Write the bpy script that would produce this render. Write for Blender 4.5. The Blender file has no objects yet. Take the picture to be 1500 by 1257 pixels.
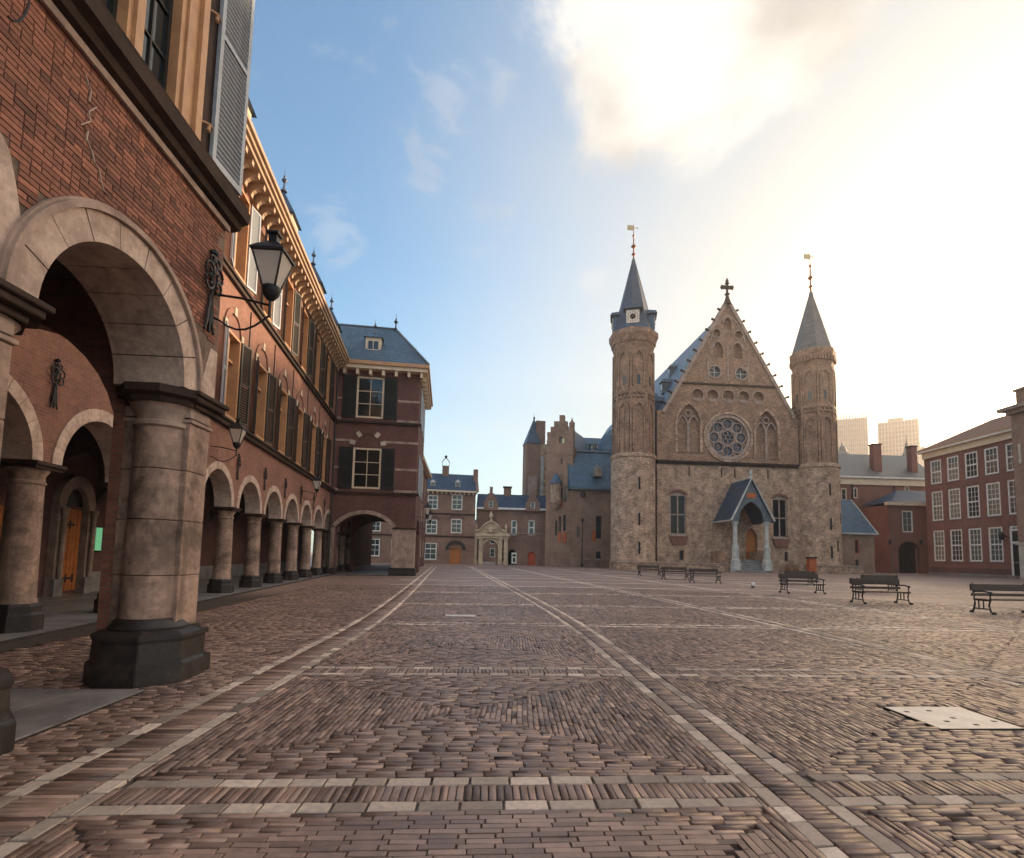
import bpy, math, random
import numpy as np
from mathutils import Vector, Matrix
from mathutils.geometry import tessellate_polygon
from math import sin, cos, pi, radians, hypot, atan2, sqrt
random.seed(7)
S = bpy.context.scene
COL = S.collection

# ---------------------------------------------------------------- camera
F_, CX, CY, PITCH, ROLL, CAMH = 755., 770., 752., .083, .020, 1.6
_cp, _sp, _cr, _sr = cos(PITCH), sin(PITCH), cos(ROLL), sin(ROLL)
FW = Vector((0, _cp, _sp)); _up = Vector((0, -_sp, _cp)); _r = Vector((1, 0, 0))
RT = _cr*_r + _sr*_up; UP = -_sr*_r + _cr*_up
cam = bpy.data.cameras.new('camera'); co = bpy.data.objects.new('camera', cam); COL.objects.link(co)
m = Matrix((RT, UP, -FW)).transposed().to_4x4(); m.translation = (0, 0, CAMH); co.matrix_world = m
cam.sensor_width = 36; cam.lens = F_/1500*36
cam.shift_x = -(CX-750)/1500; cam.shift_y = (CY-628.5)/1500
cam.clip_start = .1; cam.clip_end = 6000
S.camera = co

# ---------------------------------------------------------------- light
SUN_AZ, SUN_EL = radians(50), radians(9.5)
SUND = Vector((sin(SUN_AZ)*cos(SUN_EL), cos(SUN_AZ)*cos(SUN_EL), sin(SUN_EL)))
EXPOSURE = 1.67
S.view_settings.view_transform = 'Standard'; S.view_settings.look = 'None'
S.view_settings.exposure = EXPOSURE; S.view_settings.gamma = 1; S.view_settings.use_curve_mapping = False
S.cycles.max_bounces = 6; S.cycles.diffuse_bounces = 4; S.cycles.glossy_bounces = 3; S.cycles.transparent_max_bounces = 6
S.cycles.volume_bounces = 0; S.cycles.use_denoising = True
sl = bpy.data.lights.new('sun', 'SUN'); sl.energy = 3.6; sl.angle = radians(.6); sl.color = (1, .74, .47)
so = bpy.data.objects.new('sun', sl); COL.objects.link(so)
so.rotation_euler = (-SUND).to_track_quat('-Z', 'Y').to_euler(); so.location = (60, 40, 60)

W = bpy.data.worlds.new('World'); S.world = W; W.use_nodes = True
nt = W.node_tree; nt.nodes.clear()
def wn(t, **k):
    n = nt.nodes.new(t)
    for a, b in k.items(): setattr(n, a, b)
    return n
def wl(a, b): nt.links.new(a, b)
def wmath(op, a, b=None, c=None, clamp=False):
    n = wn('ShaderNodeMath', operation=op, use_clamp=clamp)
    for i, v in enumerate((a, b, c)):
        if v is None: continue
        if isinstance(v, (int, float)): n.inputs[i].default_value = v
        else: wl(v, n.inputs[i])
    return n.outputs[0]
def wsmooth(v, a, b):
    n = wn('ShaderNodeMapRange', interpolation_type='SMOOTHSTEP'); wl(v, n.inputs[0])
    n.inputs[1].default_value = a; n.inputs[2].default_value = b
    return n.outputs[0]
def wmix(f, a, b):
    n = wn('ShaderNodeMix', data_type='RGBA')
    if isinstance(f, (int, float)): n.inputs[0].default_value = f
    else: wl(f, n.inputs[0])
    for i, v in ((6, a), (7, b)):
        if isinstance(v, tuple): n.inputs[i].default_value = (*v, 1)
        else: wl(v, n.inputs[i])
    return n.outputs[2]
tc = wn('ShaderNodeTexCoord'); GEN = tc.outputs['Generated']
sky = wn('ShaderNodeTexSky', sky_type='NISHITA', sun_disc=False, sun_elevation=SUN_EL, sun_rotation=SUN_AZ,
         altitude=0, air_density=1.0, dust_density=1.2, ozone_density=1.6)
def wdot(d):
    n = wn('ShaderNodeVectorMath', operation='DOT_PRODUCT'); wl(GEN, n.inputs[0]); n.inputs[1].default_value = tuple(d)
    return n.outputs['Value']
def ray(x, y): return (FW + RT*(x-CX)/F_ - UP*(y-CY)/F_)
sep = wn('ShaderNodeSeparateXYZ'); wl(GEN, sep.inputs[0])
def wnoise(scale, detail, rough, sx=1, sy=1, sz=1, off=0, dist=0):
    mp = wn('ShaderNodeMapping'); wl(GEN, mp.inputs[0]); mp.inputs['Scale'].default_value = (sx, sy, sz)
    mp.inputs['Location'].default_value = (off, off*.7, off*.3)
    n = wn('ShaderNodeTexNoise'); wl(mp.outputs[0], n.inputs['Vector'])
    n.inputs['Scale'].default_value = scale; n.inputs['Detail'].default_value = detail; n.inputs['Roughness'].default_value = rough
    n.inputs['Distortion'].default_value = dist
    return n.outputs[0]
SKY_STR = .12
GLOW1, GLOW2 = .22, 7.5
K = 1/SKY_STR
BL = wn('ShaderNodeMix', data_type='RGBA', blend_type='MULTIPLY'); BL.inputs[0].default_value = 1
wl(sky.outputs[0], BL.inputs[6]); BL.inputs[7].default_value = (.50, .88, 1.04, 1)
base = BL.outputs[2]
# thin bright veil of cirrus round the low sun, and the sun's own glow through it
sd = wdot(SUND)
sdn = wmath('ADD', sd, wmath('MULTIPLY', wmath('SUBTRACT', wnoise(2.0, 4, .5, 1, 1, 2.2), .5), .16))
veil = wsmooth(sdn, .34, 1.0)
c1 = wmix(wmath('MULTIPLY', veil, .95), base, (.255*K, .24*K, .21*K))
g1 = wmath('POWER', wmath('MAXIMUM', sd, 0), 12.0); g2 = wmath('POWER', wmath('MAXIMUM', sd, 0), 34.0)
for g_, amt, colr in ((g1, GLOW1, (1.0*K, .80*K, .56*K, 1)), (g2, GLOW2, (1.0*K, .66*K, .34*K, 1))):
    gl = wn('ShaderNodeMix', data_type='RGBA', blend_type='ADD'); wl(wmath('MULTIPLY', g_, amt), gl.inputs[0])
    gl.clamp_factor = False; wl(c1, gl.inputs[6]); gl.inputs[7].default_value = colr
    c1 = gl.outputs[2]
# scattered small clouds
small = wsmooth(wnoise(5.0, 8, .6, 1, 1, 1.9, 3.3, .3), .60, .80)
lowfade = wsmooth(sep.outputs[2], .02, .2)
c2 = wmix(wmath('MULTIPLY', wmath('MULTIPLY', small, lowfade), .65), c1, (.265*K, .26*K, .245*K))
# pale band of moist air above the horizon
hz = wsmooth(sep.outputs[2], .42, -.02)
c2 = wmix(wmath('MULTIPLY', hz, .5), c2, (.28*K, .315*K, .31*K))
# the large cumulus bank
def blob(px, py, r0, r1, amp, noise):
    d = ray(px, py).normalized()
    ang = wmath('ARCCOSINE', wmath('MINIMUM', wdot(d), .99999))
    return wsmooth(wmath('ADD', ang, wmath('MULTIPLY', wmath('SUBTRACT', noise, .5), amp)), r1, r0)
nz = wnoise(4.4, 11, .62, 1, 1, 1.35, 1.7, .4)
b = blob(950, 70, .08, .17, .30, nz)
for a in ((900, 200, .01, .09, .26), (1090, 50, .04, .14, .30), (1010, 150, .02, .11, .3), (900, -40, .06, .16, .3), (1170, 60, .03, .11, .26)):
    b = wmath('MAXIMUM', b, blob(*a, nz))
nz2 = wnoise(14, 8, .62, 1, 1, 2.0, 4.7, .6)
for a in ((655, 135, .004, .055, .20), (735, 130, .0, .035, .14), (622, 240, .0, .05, .22), (485, 335, .0, .05, .20), (700, 315, .0, .05, .22), (875, 415, .0, .035, .12)):
    b = wmath('MAXIMUM', b, wmath('MULTIPLY', blob(*a, nz2), .22))
shade = wsmooth(wnoise(4.2, 5, .5, 1, 1, 1.6, 5.1), .30, .62)
cc = wmix(shade, (.225*K, .205*K, .18*K), (.40*K, .375*K, .335*K))
# added bright clouds, mostly behind the camera, lighting shaded fronts; masked off left sky
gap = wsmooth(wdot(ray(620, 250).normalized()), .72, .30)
fill_clouds = wmath('MULTIPLY', wmath('MULTIPLY', wsmooth(wnoise(1.9, 9, .6, 1, 1, 1.7, 2.4, .4), .40, .56), gap), wsmooth(sep.outputs[2], .0, .12))
c3 = wmix(wmath('MULTIPLY', b, .85), c2, cc)
c3 = wmix(wmath('MULTIPLY', fill_clouds, .85), c3, wmix(shade, (.34*K, .31*K, .27*K), (.66*K, .60*K, .52*K)))   # fill clouds, brighter than the bank in view
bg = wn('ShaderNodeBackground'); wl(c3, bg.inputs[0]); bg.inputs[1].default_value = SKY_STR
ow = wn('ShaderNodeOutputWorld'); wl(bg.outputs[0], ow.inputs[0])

# ---------------------------------------------------------------- materials
def new_mat(name):
    mt = bpy.data.materials.new(name); mt.use_nodes = True
    return mt, mt.node_tree, mt.node_tree.nodes['Principled BSDF']
class NG:
    def __init__(s, t): s.t = t
    def n(s, ty, **k):
        q = s.t.nodes.new(ty)
        for a, b in k.items(): setattr(q, a, b)
        return q
    def l(s, a, b): s.t.links.new(a, b)
    def math(s, op, a, b=None, clamp=False):
        q = s.n('ShaderNodeMath', operation=op, use_clamp=clamp)
        for i, v in enumerate((a, b)):
            if v is None: continue
            if isinstance(v, (int, float)): q.inputs[i].default_value = v
            else: s.l(v, q.inputs[i])
        return q.outputs[0]
    def noise(s, vec, sc, det=4, ro=.6, dist=0):
        q = s.n('ShaderNodeTexNoise'); s.l(vec, q.inputs['Vector']); q.inputs['Scale'].default_value = sc
        q.inputs['Detail'].default_value = det; q.inputs['Roughness'].default_value = ro; q.inputs['Distortion'].default_value = dist
        return q.outputs[0]
    def ramp(s, v, a, b, x=0., y=1.):
        q = s.n('ShaderNodeMapRange'); s.l(v, q.inputs[0])
        for i, w in enumerate((a, b, x, y)): q.inputs[i+1].default_value = w
        return q.outputs[0]
    def mix(s, f, a, b, bt='MIX'):
        q = s.n('ShaderNodeMix', data_type='RGBA', blend_type=bt)
        if isinstance(f, (int, float)): q.inputs[0].default_value = f
        else: s.l(f, q.inputs[0])
        for i, v in ((6, a), (7, b)):
            if isinstance(v, tuple): q.inputs[i].default_value = (*v, 1)
            else: s.l(v, q.inputs[i])
        return q.outputs[2]
    def bump(s, h, st, dist, p):
        q = s.n('ShaderNodeBump'); s.l(h, q.inputs['Height']); q.inputs['Strength'].default_value = st; q.inputs['Distance'].default_value = dist
        s.l(q.outputs[0], p.inputs['Normal'])
    def scale(s, c, f):
        q = s.n('ShaderNodeVectorMath', operation='SCALE'); s.l(c, q.inputs[0])
        if isinstance(f, (int, float)): q.inputs['Scale'].default_value = f
        else: s.l(f, q.inputs['Scale'])
        return q.outputs[0]
def brick_mat(name, a, b, mortar, bw=.22, rh=.065, ms=.009, var=.5, patch=None, cyl=0, rough=.85, big=.35, mort_bump=.5, course=0):
    mt, t, p = new_mat(name); g = NG(t)
    tc = g.n('ShaderNodeTexCoord'); O = tc.outputs['Object']
    s = g.n('ShaderNodeSeparateXYZ'); g.l(O, s.inputs[0]); c = g.n('ShaderNodeCombineXYZ')
    if cyl: g.l(g.math('MULTIPLY', g.math('ARCTAN2', s.outputs[1], s.outputs[0]), cyl), c.inputs[0])
    else: g.l(g.math('ADD', s.outputs[0], s.outputs[1]), c.inputs[0])
    g.l(s.outputs[2], c.inputs[1])
    bt = g.n('ShaderNodeTexBrick'); g.l(c.outputs[0], bt.inputs['Vector'])
    bt.inputs['Scale'].default_value = 1; bt.inputs['Brick Width'].default_value = bw; bt.inputs['Row Height'].default_value = rh
    bt.inputs['Mortar Size'].default_value = ms; bt.inputs['Mortar Smooth'].default_value = .25; bt.inputs['Bias'].default_value = -.1
    bt.inputs['Color1'].default_value = (*a, 1); bt.inputs['Color2'].default_value = (*b, 1); bt.inputs['Mortar'].default_value = (*mortar, 1)
    n1 = g.noise(O, big, 6, .65); n2 = g.noise(O, 5, 5, .7)
    f = g.math('MULTIPLY', g.ramp(n1, .3, .7, 1-var*.6, 1+var*.5), g.ramp(n2, .25, .75, 1-var*.5, 1+var*.5))
    col = g.scale(bt.outputs[0], f)
    if patch:
        n3 = g.noise(O, patch[2] if len(patch) > 2 else .45, 7, .7, .6)
        col = g.mix(g.math('MULTIPLY', g.ramp(n3, patch[1]-.04, patch[1]+.08), .75), col, patch[0])
    cm = g.n('ShaderNodeMapping'); g.l(O, cm.inputs[0]); cm.inputs['Scale'].default_value = (1.2, 1.2, 3.6)
    n4 = g.noise(cm.outputs[0], course, 3, .8) if course else None
    if course: col = g.scale(col, g.ramp(n4, .32, .68, .55, 1.45))
    # streaky soot runs
    sm = g.n('ShaderNodeMapping'); g.l(O, sm.inputs[0]); sm.inputs['Scale'].default_value = (1.6, 1.6, .22)
    st = g.noise(sm.outputs[0], 1.3, 5, .65)
    col = g.mix(g.ramp(st, .52, .78, 0, .55), col, tuple(x*.42 for x in a))
    g.l(col, p.inputs['Base Color']); p.inputs['Roughness'].default_value = rough
    h = g.math('ADD', g.math('MULTIPLY', bt.outputs[1], -1), g.math('MULTIPLY', n2, .5))
    g.bump(h, mort_bump, .012, p)
    return mt
def rough_mat(name, c, c2=None, rough=.8, sc=3, var=.35, bump=.3, bdist=.01, metal=0, streak=0, spec=.5, lo=.42, hi=.62):
    mt, t, p = new_mat(name); g = NG(t)
    tc = g.n('ShaderNodeTexCoord'); O = tc.outputs['Object']
    c2 = c2 or tuple(x*.5 for x in c)
    n1 = g.noise(O, sc, 8, .68, .3); n2 = g.noise(O, sc*7, 5, .6)
    col = g.mix(g.ramp(n1, lo, hi), c, c2)
    col = g.scale(col, g.ramp(n2, .25, .75, 1-var*.5, 1+var*.5))
    if streak:
        sm = g.n('ShaderNodeMapping'); g.l(O, sm.inputs[0]); sm.inputs['Scale'].default_value = (3, 3, .3)
        st = g.noise(sm.outputs[0], 1.5, 6, .65)
        col = g.mix(g.ramp(st, .48, .72, 0, streak), col, tuple(x*.3 for x in c))
    g.l(col, p.inputs['Base Color']); p.inputs['Roughness'].default_value = rough; p.inputs['Metallic'].default_value = metal
    p.inputs['Specular IOR Level'].default_value = spec
    g.bump(g.math('ADD', n1, g.math('MULTIPLY', n2, .5)), bump, bdist, p)
    return mt
def slate_mat(name, a, b, w=.3, h=.22, rough=.45):
    mt, t, p = new_mat(name); g = NG(t)
    tc = g.n('ShaderNodeTexCoord'); O = tc.outputs['Object']
    s = g.n('ShaderNodeSeparateXYZ'); g.l(O, s.inputs[0]); c = g.n('ShaderNodeCombineXYZ')
    g.l(g.math('ADD', s.outputs[0], s.outputs[1]), c.inputs[0]); g.l(s.outputs[2], c.inputs[1])
    bt = g.n('ShaderNodeTexBrick'); g.l(c.outputs[0], bt.inputs['Vector']); bt.inputs['Scale'].default_value = 1
    bt.inputs['Brick Width'].default_value = w; bt.inputs['Row Height'].default_value = h; bt.inputs['Mortar Size'].default_value = .012
    bt.inputs['Color1'].default_value = (*a, 1); bt.inputs['Color2'].default_value = (*b, 1); bt.inputs['Mortar'].default_value = (*[x*.35 for x in a], 1)
    n1 = g.noise(O, .6, 6, .7)
    g.l(g.scale(bt.outputs[0], g.ramp(n1, .3, .7, .65, 1.4)), p.inputs['Base Color'])
    g.l(g.ramp(n1, .3, .7, rough-.12, rough+.15), p.inputs['Roughness'])
    g.bump(g.math('MULTIPLY', bt.outputs[1], -1), .5, .02, p)
    return mt
def glass_mat(name, c=(.015, .02, .024), rough=.04, wob=.25):
    mt, t, p = new_mat(name); g = NG(t)
    tc = g.n('ShaderNodeTexCoord')
    n = g.noise(tc.outputs['Object'], 2.2, 2, .5)
    p.inputs['Base Color'].default_value = (*c, 1); p.inputs['Roughness'].default_value = rough
    p.inputs['Specular IOR Level'].default_value = .6
    g.bump(n, wob, .02, p)
    return mt
M = {}
M['brick_near'] = brick_mat('brick_near', (.29, .105, .068), (.19, .07, .048), (.17, .115, .095), rh=.056, bw=.195, var=.6)
M['mortar'] = rough_mat('mortar', (.20, .135, .11), (.11, .075, .06), .95, 6, .4, .6)
M['brick_main'] = brick_mat('brick_main', (.28, .112, .078), (.20, .080, .060), (.24, .16, .12), var=.5)
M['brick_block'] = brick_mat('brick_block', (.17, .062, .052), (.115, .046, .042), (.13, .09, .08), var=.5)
M['brick_far'] = brick_mat('brick_far', (.32, .17, .12), (.22, .115, .085), (.2, .15, .12), var=.6, patch=((.24, .17, .13), .60))
M['brick_hall'] = brick_mat('brick_hall', (.44, .275, .19), (.28, .17, .118), (.42, .30, .215), bw=.3, rh=.1, course=1.5, var=.95, patch=((.52, .36, .24), .56, .5), big=.8)
M['brick_hallup'] = brick_mat('brick_hallup', (.38, .22, .145), (.26, .15, .098), (.22, .14, .1), bw=.3, rh=.1, course=1.5, var=.7, patch=((.27, .18, .12), .6, .5), big=.7)
M['brick_tower'] = brick_mat('brick_tower', (.44, .275, .19), (.29, .175, .122), (.42, .30, .215), bw=.3, rh=.1, course=1.5, var=.95, patch=((.54, .38, .26), .56, .45), cyl=3.3, big=.7)
M['brick_towerup'] = brick_mat('brick_towerup', (.40, .23, .15), (.28, .155, .105), (.22, .15, .11), bw=.3, rh=.1, course=1.5, var=.7, patch=((.34, .24, .17), .6), cyl=3, big=.7)
M['brick_right'] = brick_mat('brick_right', (.29, .11, .075), (.20, .078, .058), (.16, .1, .08), var=.4)
M['brick_grey'] = brick_mat('brick_grey', (.38, .21, .14), (.27, .145, .10), (.24, .18, .14), var=.7, patch=((.32, .24, .18), .58))
M['klinker'] = None
M['sandstone'] = rough_mat('sandstone', (.42, .30, .245), (.25, .175, .145), .85, 1.6, .35, .35, .008, streak=.35)
M['sandstone_pale'] = rough_mat('sandstone_pale', (.57, .43, .36), (.36, .255, .21), .85, 2.2, .45, .6, .01, streak=.35)
M['pier_stone'] = rough_mat('pier_stone', (.38, .25, .195), (.13, .085, .066), .78, 1.5, .7, .9, .015, streak=.75)
M['white_stone'] = rough_mat('white_stone', (.55, .47, .38), (.40, .33, .26), .8, 1.2, .3, .2)
M['portal_stone'] = rough_mat('portal_stone', (.62, .47, .33), (.43, .32, .22), .8, .9, .4, .4, .03)
M['dark_stone'] = rough_mat('dark_stone', (.020, .014, .013), (.048, .035, .030), .5, 3.2, .7, .8, .012, lo=.50, hi=.72)
M['blue_stone'] = rough_mat('blue_stone', (.24, .22, .215), (.13, .12, .12), .45, 1.0, .35, .15, .004)
M['cornice_dark'] = rough_mat('cornice_dark', (.050, .028, .021), (.025, .015, .012), .75, 2, .4, .25, .006, spec=.25)
M['tan_paint'] = rough_mat('tan_paint', (.50, .27, .135), (.40, .21, .11), .5, 2, .2, .1, .004)
M['cream_paint'] = rough_mat('cream_paint', (.72, .58, .42), (.6, .47, .33), .5, 1.5, .15, .1, .004)
M['white_paint'] = rough_mat('white_paint', (.78, .74, .68), (.66, .62, .57), .45, 1.5, .12, .08, .004)
M['shutter_pale'] = rough_mat('shutter_pale', (.36, .40, .46), (.27, .30, .35), .45, 3, .2, .1, .003)  # pale grey: sky reflection on the slats put into the paint
M['shutter_dark'] = rough_mat('shutter_dark', (.018, .02, .02), (.012, .013, .013), .5, 3, .2, .1, .003, spec=.3)
M['black_board'] = rough_mat('black_board', (.008, .008, .008), None, .8, 3, .2, .1)
M['iron'] = rough_mat('iron', (.02, .02, .024), (.012, .012, .014), .45, 8, .3, .3, .003, metal=.3)
M['slate'] = slate_mat('slate', (.040, .072, .125), (.026, .046, .08))
M['glass_dark'] = glass_mat('glass_dark', (.012, .013, .014), .12, .1); M['glass_dark'].node_tree.nodes['Principled BSDF'].inputs['Specular IOR Level'].default_value = .25
M['slate_blue'] = slate_mat('slate_blue', (.075, .135, .20), (.05, .09, .14))
M['slate_gray'] = slate_mat('slate_gray', (.16, .15, .145), (.11, .105, .10))
M['roof_tile'] = slate_mat('roof_tile', (.22, .10, .06), (.15, .07, .045), rough=.75)
M['lead'] = rough_mat('lead', (.12, .145, .17), (.07, .09, .11), .5, 1.5, .3, .2, .01)
M['lead_pale'] = rough_mat('lead_pale', (.50, .47, .43), (.32, .31, .30), .5, 1.2, .3, .2, .01)
M['glass'] = glass_mat('glass')
M['glass_far'] = glass_mat('glass_far', (.03, .04, .045), .08, .5)
M['glass_curtain'] = glass_mat('glass_curtain', (.10, .105, .10), .06, .2)
M['stained'] = rough_mat('stained', (.03, .065, .13), (.015, .02, .03), .3, 3.2, .9, .2, .01, spec=.5)
M['wood_door'] = rough_mat('wood_door', (.42, .13, .025), (.28, .085, .018), .45, 2.5, .4, .15, .004)
M['bench_wood'] = rough_mat('bench_wood', (.045, .02, .014), (.03, .014, .01), .35, 5, .3, .15, .003)
M['dark'] = rough_mat('dark', (.012, .01, .01), None, .9)
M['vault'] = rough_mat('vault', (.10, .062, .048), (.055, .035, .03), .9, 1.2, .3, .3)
M['gilt'] = rough_mat('gilt', (.45, .38, .22), (.35, .28, .14), .35, 3, .2, .1, .003, metal=.8)
M['copper'] = rough_mat('copper', (.45, .13, .05), (.3, .09, .04), .4, 3, .2, .1, .003, metal=.6)
M['clock'] = rough_mat('clock', (.75, .62, .5), (.65, .5, .4), .5, 3, .1, .1)
M['red'] = rough_mat('red', (.5, .07, .02), (.35, .05, .02), .6, 3, .2)
M['shutter_orange'] = rough_mat('shutter_orange', (.5, .12, .03), (.3, .07, .03), .6, 3, .2)
M['plate'] = rough_mat('plate', (.62, .56, .50), (.54, .48, .42), .5, 4, .12, .15, .003)
M['ball'] = rough_mat('ball', (.7, .68, .66), None, .5)
M['concrete'] = rough_mat('concrete', (.58, .43, .34), (.5, .37, .29), .8, .2, .2, .1)
M['tower_wall'] = rough_mat('tower_wall', (.34, .25, .20), (.28, .205, .165), .6, .2, .2, .1)
M['ochre_paint'] = rough_mat('ochre_paint', (.42, .29, .19), (.33, .22, .145), .6, 2, .25, .1, .004)
M['bark'] = rough_mat('bark', (.12, .08, .06), None, .9, 5, .4, .4)
# green illuminated notice and lantern glass
def simple(name, c, rough=.5, emit=None, es=0, alpha=1, trans=0):
    mt, t, p = new_mat(name); p.inputs['Base Color'].default_value = (*c, 1); p.inputs['Roughness'].default_value = rough
    if emit: p.inputs['Emission Color'].default_value = (*emit, 1); p.inputs['Emission Strength'].default_value = es
    p.inputs['Alpha'].default_value = alpha; p.inputs['Transmission Weight'].default_value = trans
    return mt
M['notice'] = simple('notice', (.25, .6, .35), .4, (.25, .9, .45), .10)
M['lamp_glass'] = simple('lamp_glass', (.75, .68, .62), .25, alpha=.55)
M['lamp_lit'] = simple('lamp_lit', (.9, .8, .6), .4, (1, .8, .5), 3)

def pave_mat(name, a, b, tint=True, rough=.42, sc=9):
    mt, t, p = new_mat(name); g = NG(t)
    tc = g.n('ShaderNodeTexCoord'); geo = g.n('ShaderNodeNewGeometry'); O = geo.outputs['Position']
    n1 = g.noise(O, .35, 5, .6); n2 = g.noise(O, sc, 6, .7); n3 = g.noise(O, sc*9, 3, .6)
    at = g.n('ShaderNodeAttribute', attribute_name='tint')
    v = at.outputs['Fac'] if tint else n2
    col = g.mix(v, a, b)
    col = g.scale(col, g.math('MULTIPLY', g.ramp(n1, .35, .65, .78, 1.22), g.ramp(n2, .25, .75, .7, 1.3)))
    g.l(col, p.inputs['Base Color'])
    g.l(g.ramp(n2, .3, .7, rough-.1, rough+.14), p.inputs['Roughness'])
    p.inputs['Specular IOR Level'].default_value = .6 if name == 'klinker' else .4
    g.bump(g.math('ADD', g.math('MULTIPLY', n2, .35), g.math('MULTIPLY', n3, .6)), .8, .005, p)
    return mt
M['klinker'] = pave_mat('klinker', (.12, .070, .052), (.42, .268, .205), rough=.40)
M['sett'] = pave_mat('sett', (.17, .125, .10), (.72, .57, .46), rough=.62, sc=20)

# ---------------------------------------------------------------- mesh helpers
def arc_pts(cx, w, zs, h, n=16):
    R = (w*w+h*h)/(2*h); cz = zs+h-R; a = math.asin(min(1, w/R))
    if h > w*.999: a = pi/2
    return [(cx+R*sin(-a+2*a*i/n), cz+R*cos(-a+2*a*i/n)) for i in range(n+1)]
def pointed_pts(cx, w, zs, h, n=7):
    # two arcs meeting at (cx, zs+h)
    R = (w*w+h*h)/(2*w); L = []
    for i in range(n+1):
        t = i/n; a = math.asin(h/R)*t
        L.append((cx-w+R-R*cos(a), zs+R*sin(a)))
    return L + [(2*cx-x, z) for x, z in L[-2::-1]]
def rect(x0, x1, z0, z1): return [(x0, z0), (x1, z0), (x1, z1), (x0, z1)]
class MB:
    def __init__(s): s.v = []; s.f = []; s.xf = None
    def add(s, vs, fs):
        o = len(s.v)
        if s.xf is not None: vs = [tuple(s.xf @ Vector(q)) for q in vs]
        s.v += [tuple(q) for q in vs]; s.f += [tuple(i+o for i in f) for f in fs]
        return s
    def box(s, x0, x1, y0, y1, z0, z1):
        return s.add([(x0, y0, z0), (x1, y0, z0), (x1, y1, z0), (x0, y1, z0), (x0, y0, z1), (x1, y0, z1), (x1, y1, z1), (x0, y1, z1)],
              [(0, 3, 2, 1), (4, 5, 6, 7), (0, 1, 5, 4), (1, 2, 6, 5), (2, 3, 7, 6), (3, 0, 4, 7)])
    def prism(s, outer, y0, y1, holes=()):
        loops = [list(outer)] + [list(h) for h in holes]
        allp = [q for L in loops for q in L]; N = len(allp)
        tris = tessellate_polygon([[Vector((x, z, 0)) for x, z in L] for L in loops])
        vs = [(x, y0, z) for x, z in allp] + [(x, y1, z) for x, z in allp]
        fs = []
        for t in tris:
            a, b, c = t; ax, az = allp[a]; bx, bz = allp[b]; cx, cz = allp[c]
            if (bx-ax)*(cz-az)-(bz-az)*(cx-ax) < 0: b, c = c, b
            fs.append((a, b, c)); fs.append((a+N, c+N, b+N))
        o = 0
        for L in loops:
            n = len(L)
            for i in range(n):
                a = o+i; b = o+(i+1) % n; fs.append((a, b, b+N, a+N))
            o += n
        return s.add(vs, fs)
    def lathe(s, cx, cy, prof, n=24, a0=0., ph=0.):
        vs = []; fs = []
        for r, z in prof:
            for i in range(n):
                a = ph+2*pi*i/n; vs.append((cx+r*cos(a), cy+r*sin(a), z))
        for k in range(len(prof)-1):
            for i in range(n):
                j = (i+1) % n; fs.append((k*n+i, k*n+j, (k+1)*n+j, (k+1)*n+i))
        fs.append(tuple(range(n-1, -1, -1))); fs.append(tuple(range((len(prof)-1)*n, len(prof)*n)))
        return s.add(vs, fs)
    def tube(s, pts, r, n=6):
        pts = [Vector(p) for p in pts]; vs = []; fs = []
        rs = r if isinstance(r, (list, tuple)) else [r]*len(pts)
        for i, p in enumerate(pts):
            d = (pts[min(i+1, len(pts)-1)]-pts[max(i-1, 0)]).normalized()
            a = d.cross(Vector((0, 0, 1)));
            if a.length < .05: a = d.cross(Vector((1, 0, 0)))
            a.normalize(); b = d.cross(a)
            for k in range(n):
                t = 2*pi*k/n; vs.append(p+(a*cos(t)+b*sin(t))*rs[i])
        for i in range(len(pts)-1):
            for k in range(n):
                j = (k+1) % n; fs.append((i*n+k, i*n+j, (i+1)*n+j, (i+1)*n+k))
        fs.append(tuple(range(n-1, -1, -1))); fs.append(tuple(range((len(pts)-1)*n, len(pts)*n)))
        return s.add(vs, fs)
    def ring(s, inner, outer, y0, y1):
        # band between two equal-length polylines (x,z)
        n = len(inner); vs = []
        for L, y in ((inner, y0), (outer, y0), (outer, y1), (inner, y1)): vs += [(x, y, z) for x, z in L]
        fs = []
        for i in range(n-1):
            for q in range(4):
                a = q*n+i; b = ((q+1) % 4)*n+i; fs.append((a, a+1, b+1, b))
        fs.append((0, n, 2*n, 3*n)); fs.append((4*n-1, 3*n-1, 2*n-1, n-1))
        return s.add(vs, fs)
    def roof(s, x0, x1, y0, y1, z0, z1, rx0, rx1, ry):
        # hipped / gabled roof: eave rectangle and a ridge from (rx0,ry) to (rx1,ry)
        return s.add([(x0, y0, z0), (x1, y0, z0), (x1, y1, z0), (x0, y1, z0), (rx0, ry, z1), (rx1, ry, z1)],
              [(0, 3, 2, 1), (0, 1, 5, 4), (2, 3, 4, 5), (1, 2, 5), (3, 0, 4)])
    def build(s, name, mat, parent=None, smooth=False, bevel=0):
        me = bpy.data.meshes.new(name); me.from_pydata(s.v, [], s.f); me.validate()
        import bmesh
        bm = bmesh.new(); bm.from_mesh(me); bmesh.ops.recalc_face_normals(bm, faces=bm.faces)
        if bevel:
            ed = [e for e in bm.edges if len(e.link_faces) == 2 and e.calc_face_angle(0) > .5]
            bmesh.ops.bevel(bm, geom=ed, offset=bevel, segments=2, affect='EDGES', clamp_overlap=True)
        bm.to_mesh(me); bm.free()
        if smooth:
            me.shade_smooth(); me.set_sharp_from_angle(angle=radians(40))
        me.materials.append(M[mat] if isinstance(mat, str) else mat)
        o = bpy.data.objects.new(name, me); COL.objects.link(o)
        if parent: o.parent = parent
        return o
def part(name, mat, parent, fn=None, **k):
    b = MB(); fn(b); return b.build(name, mat, parent, **k)
def bx(name, mat, parent, *a, **k):
    return MB().box(*a).build(name, mat, parent, **k)
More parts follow.
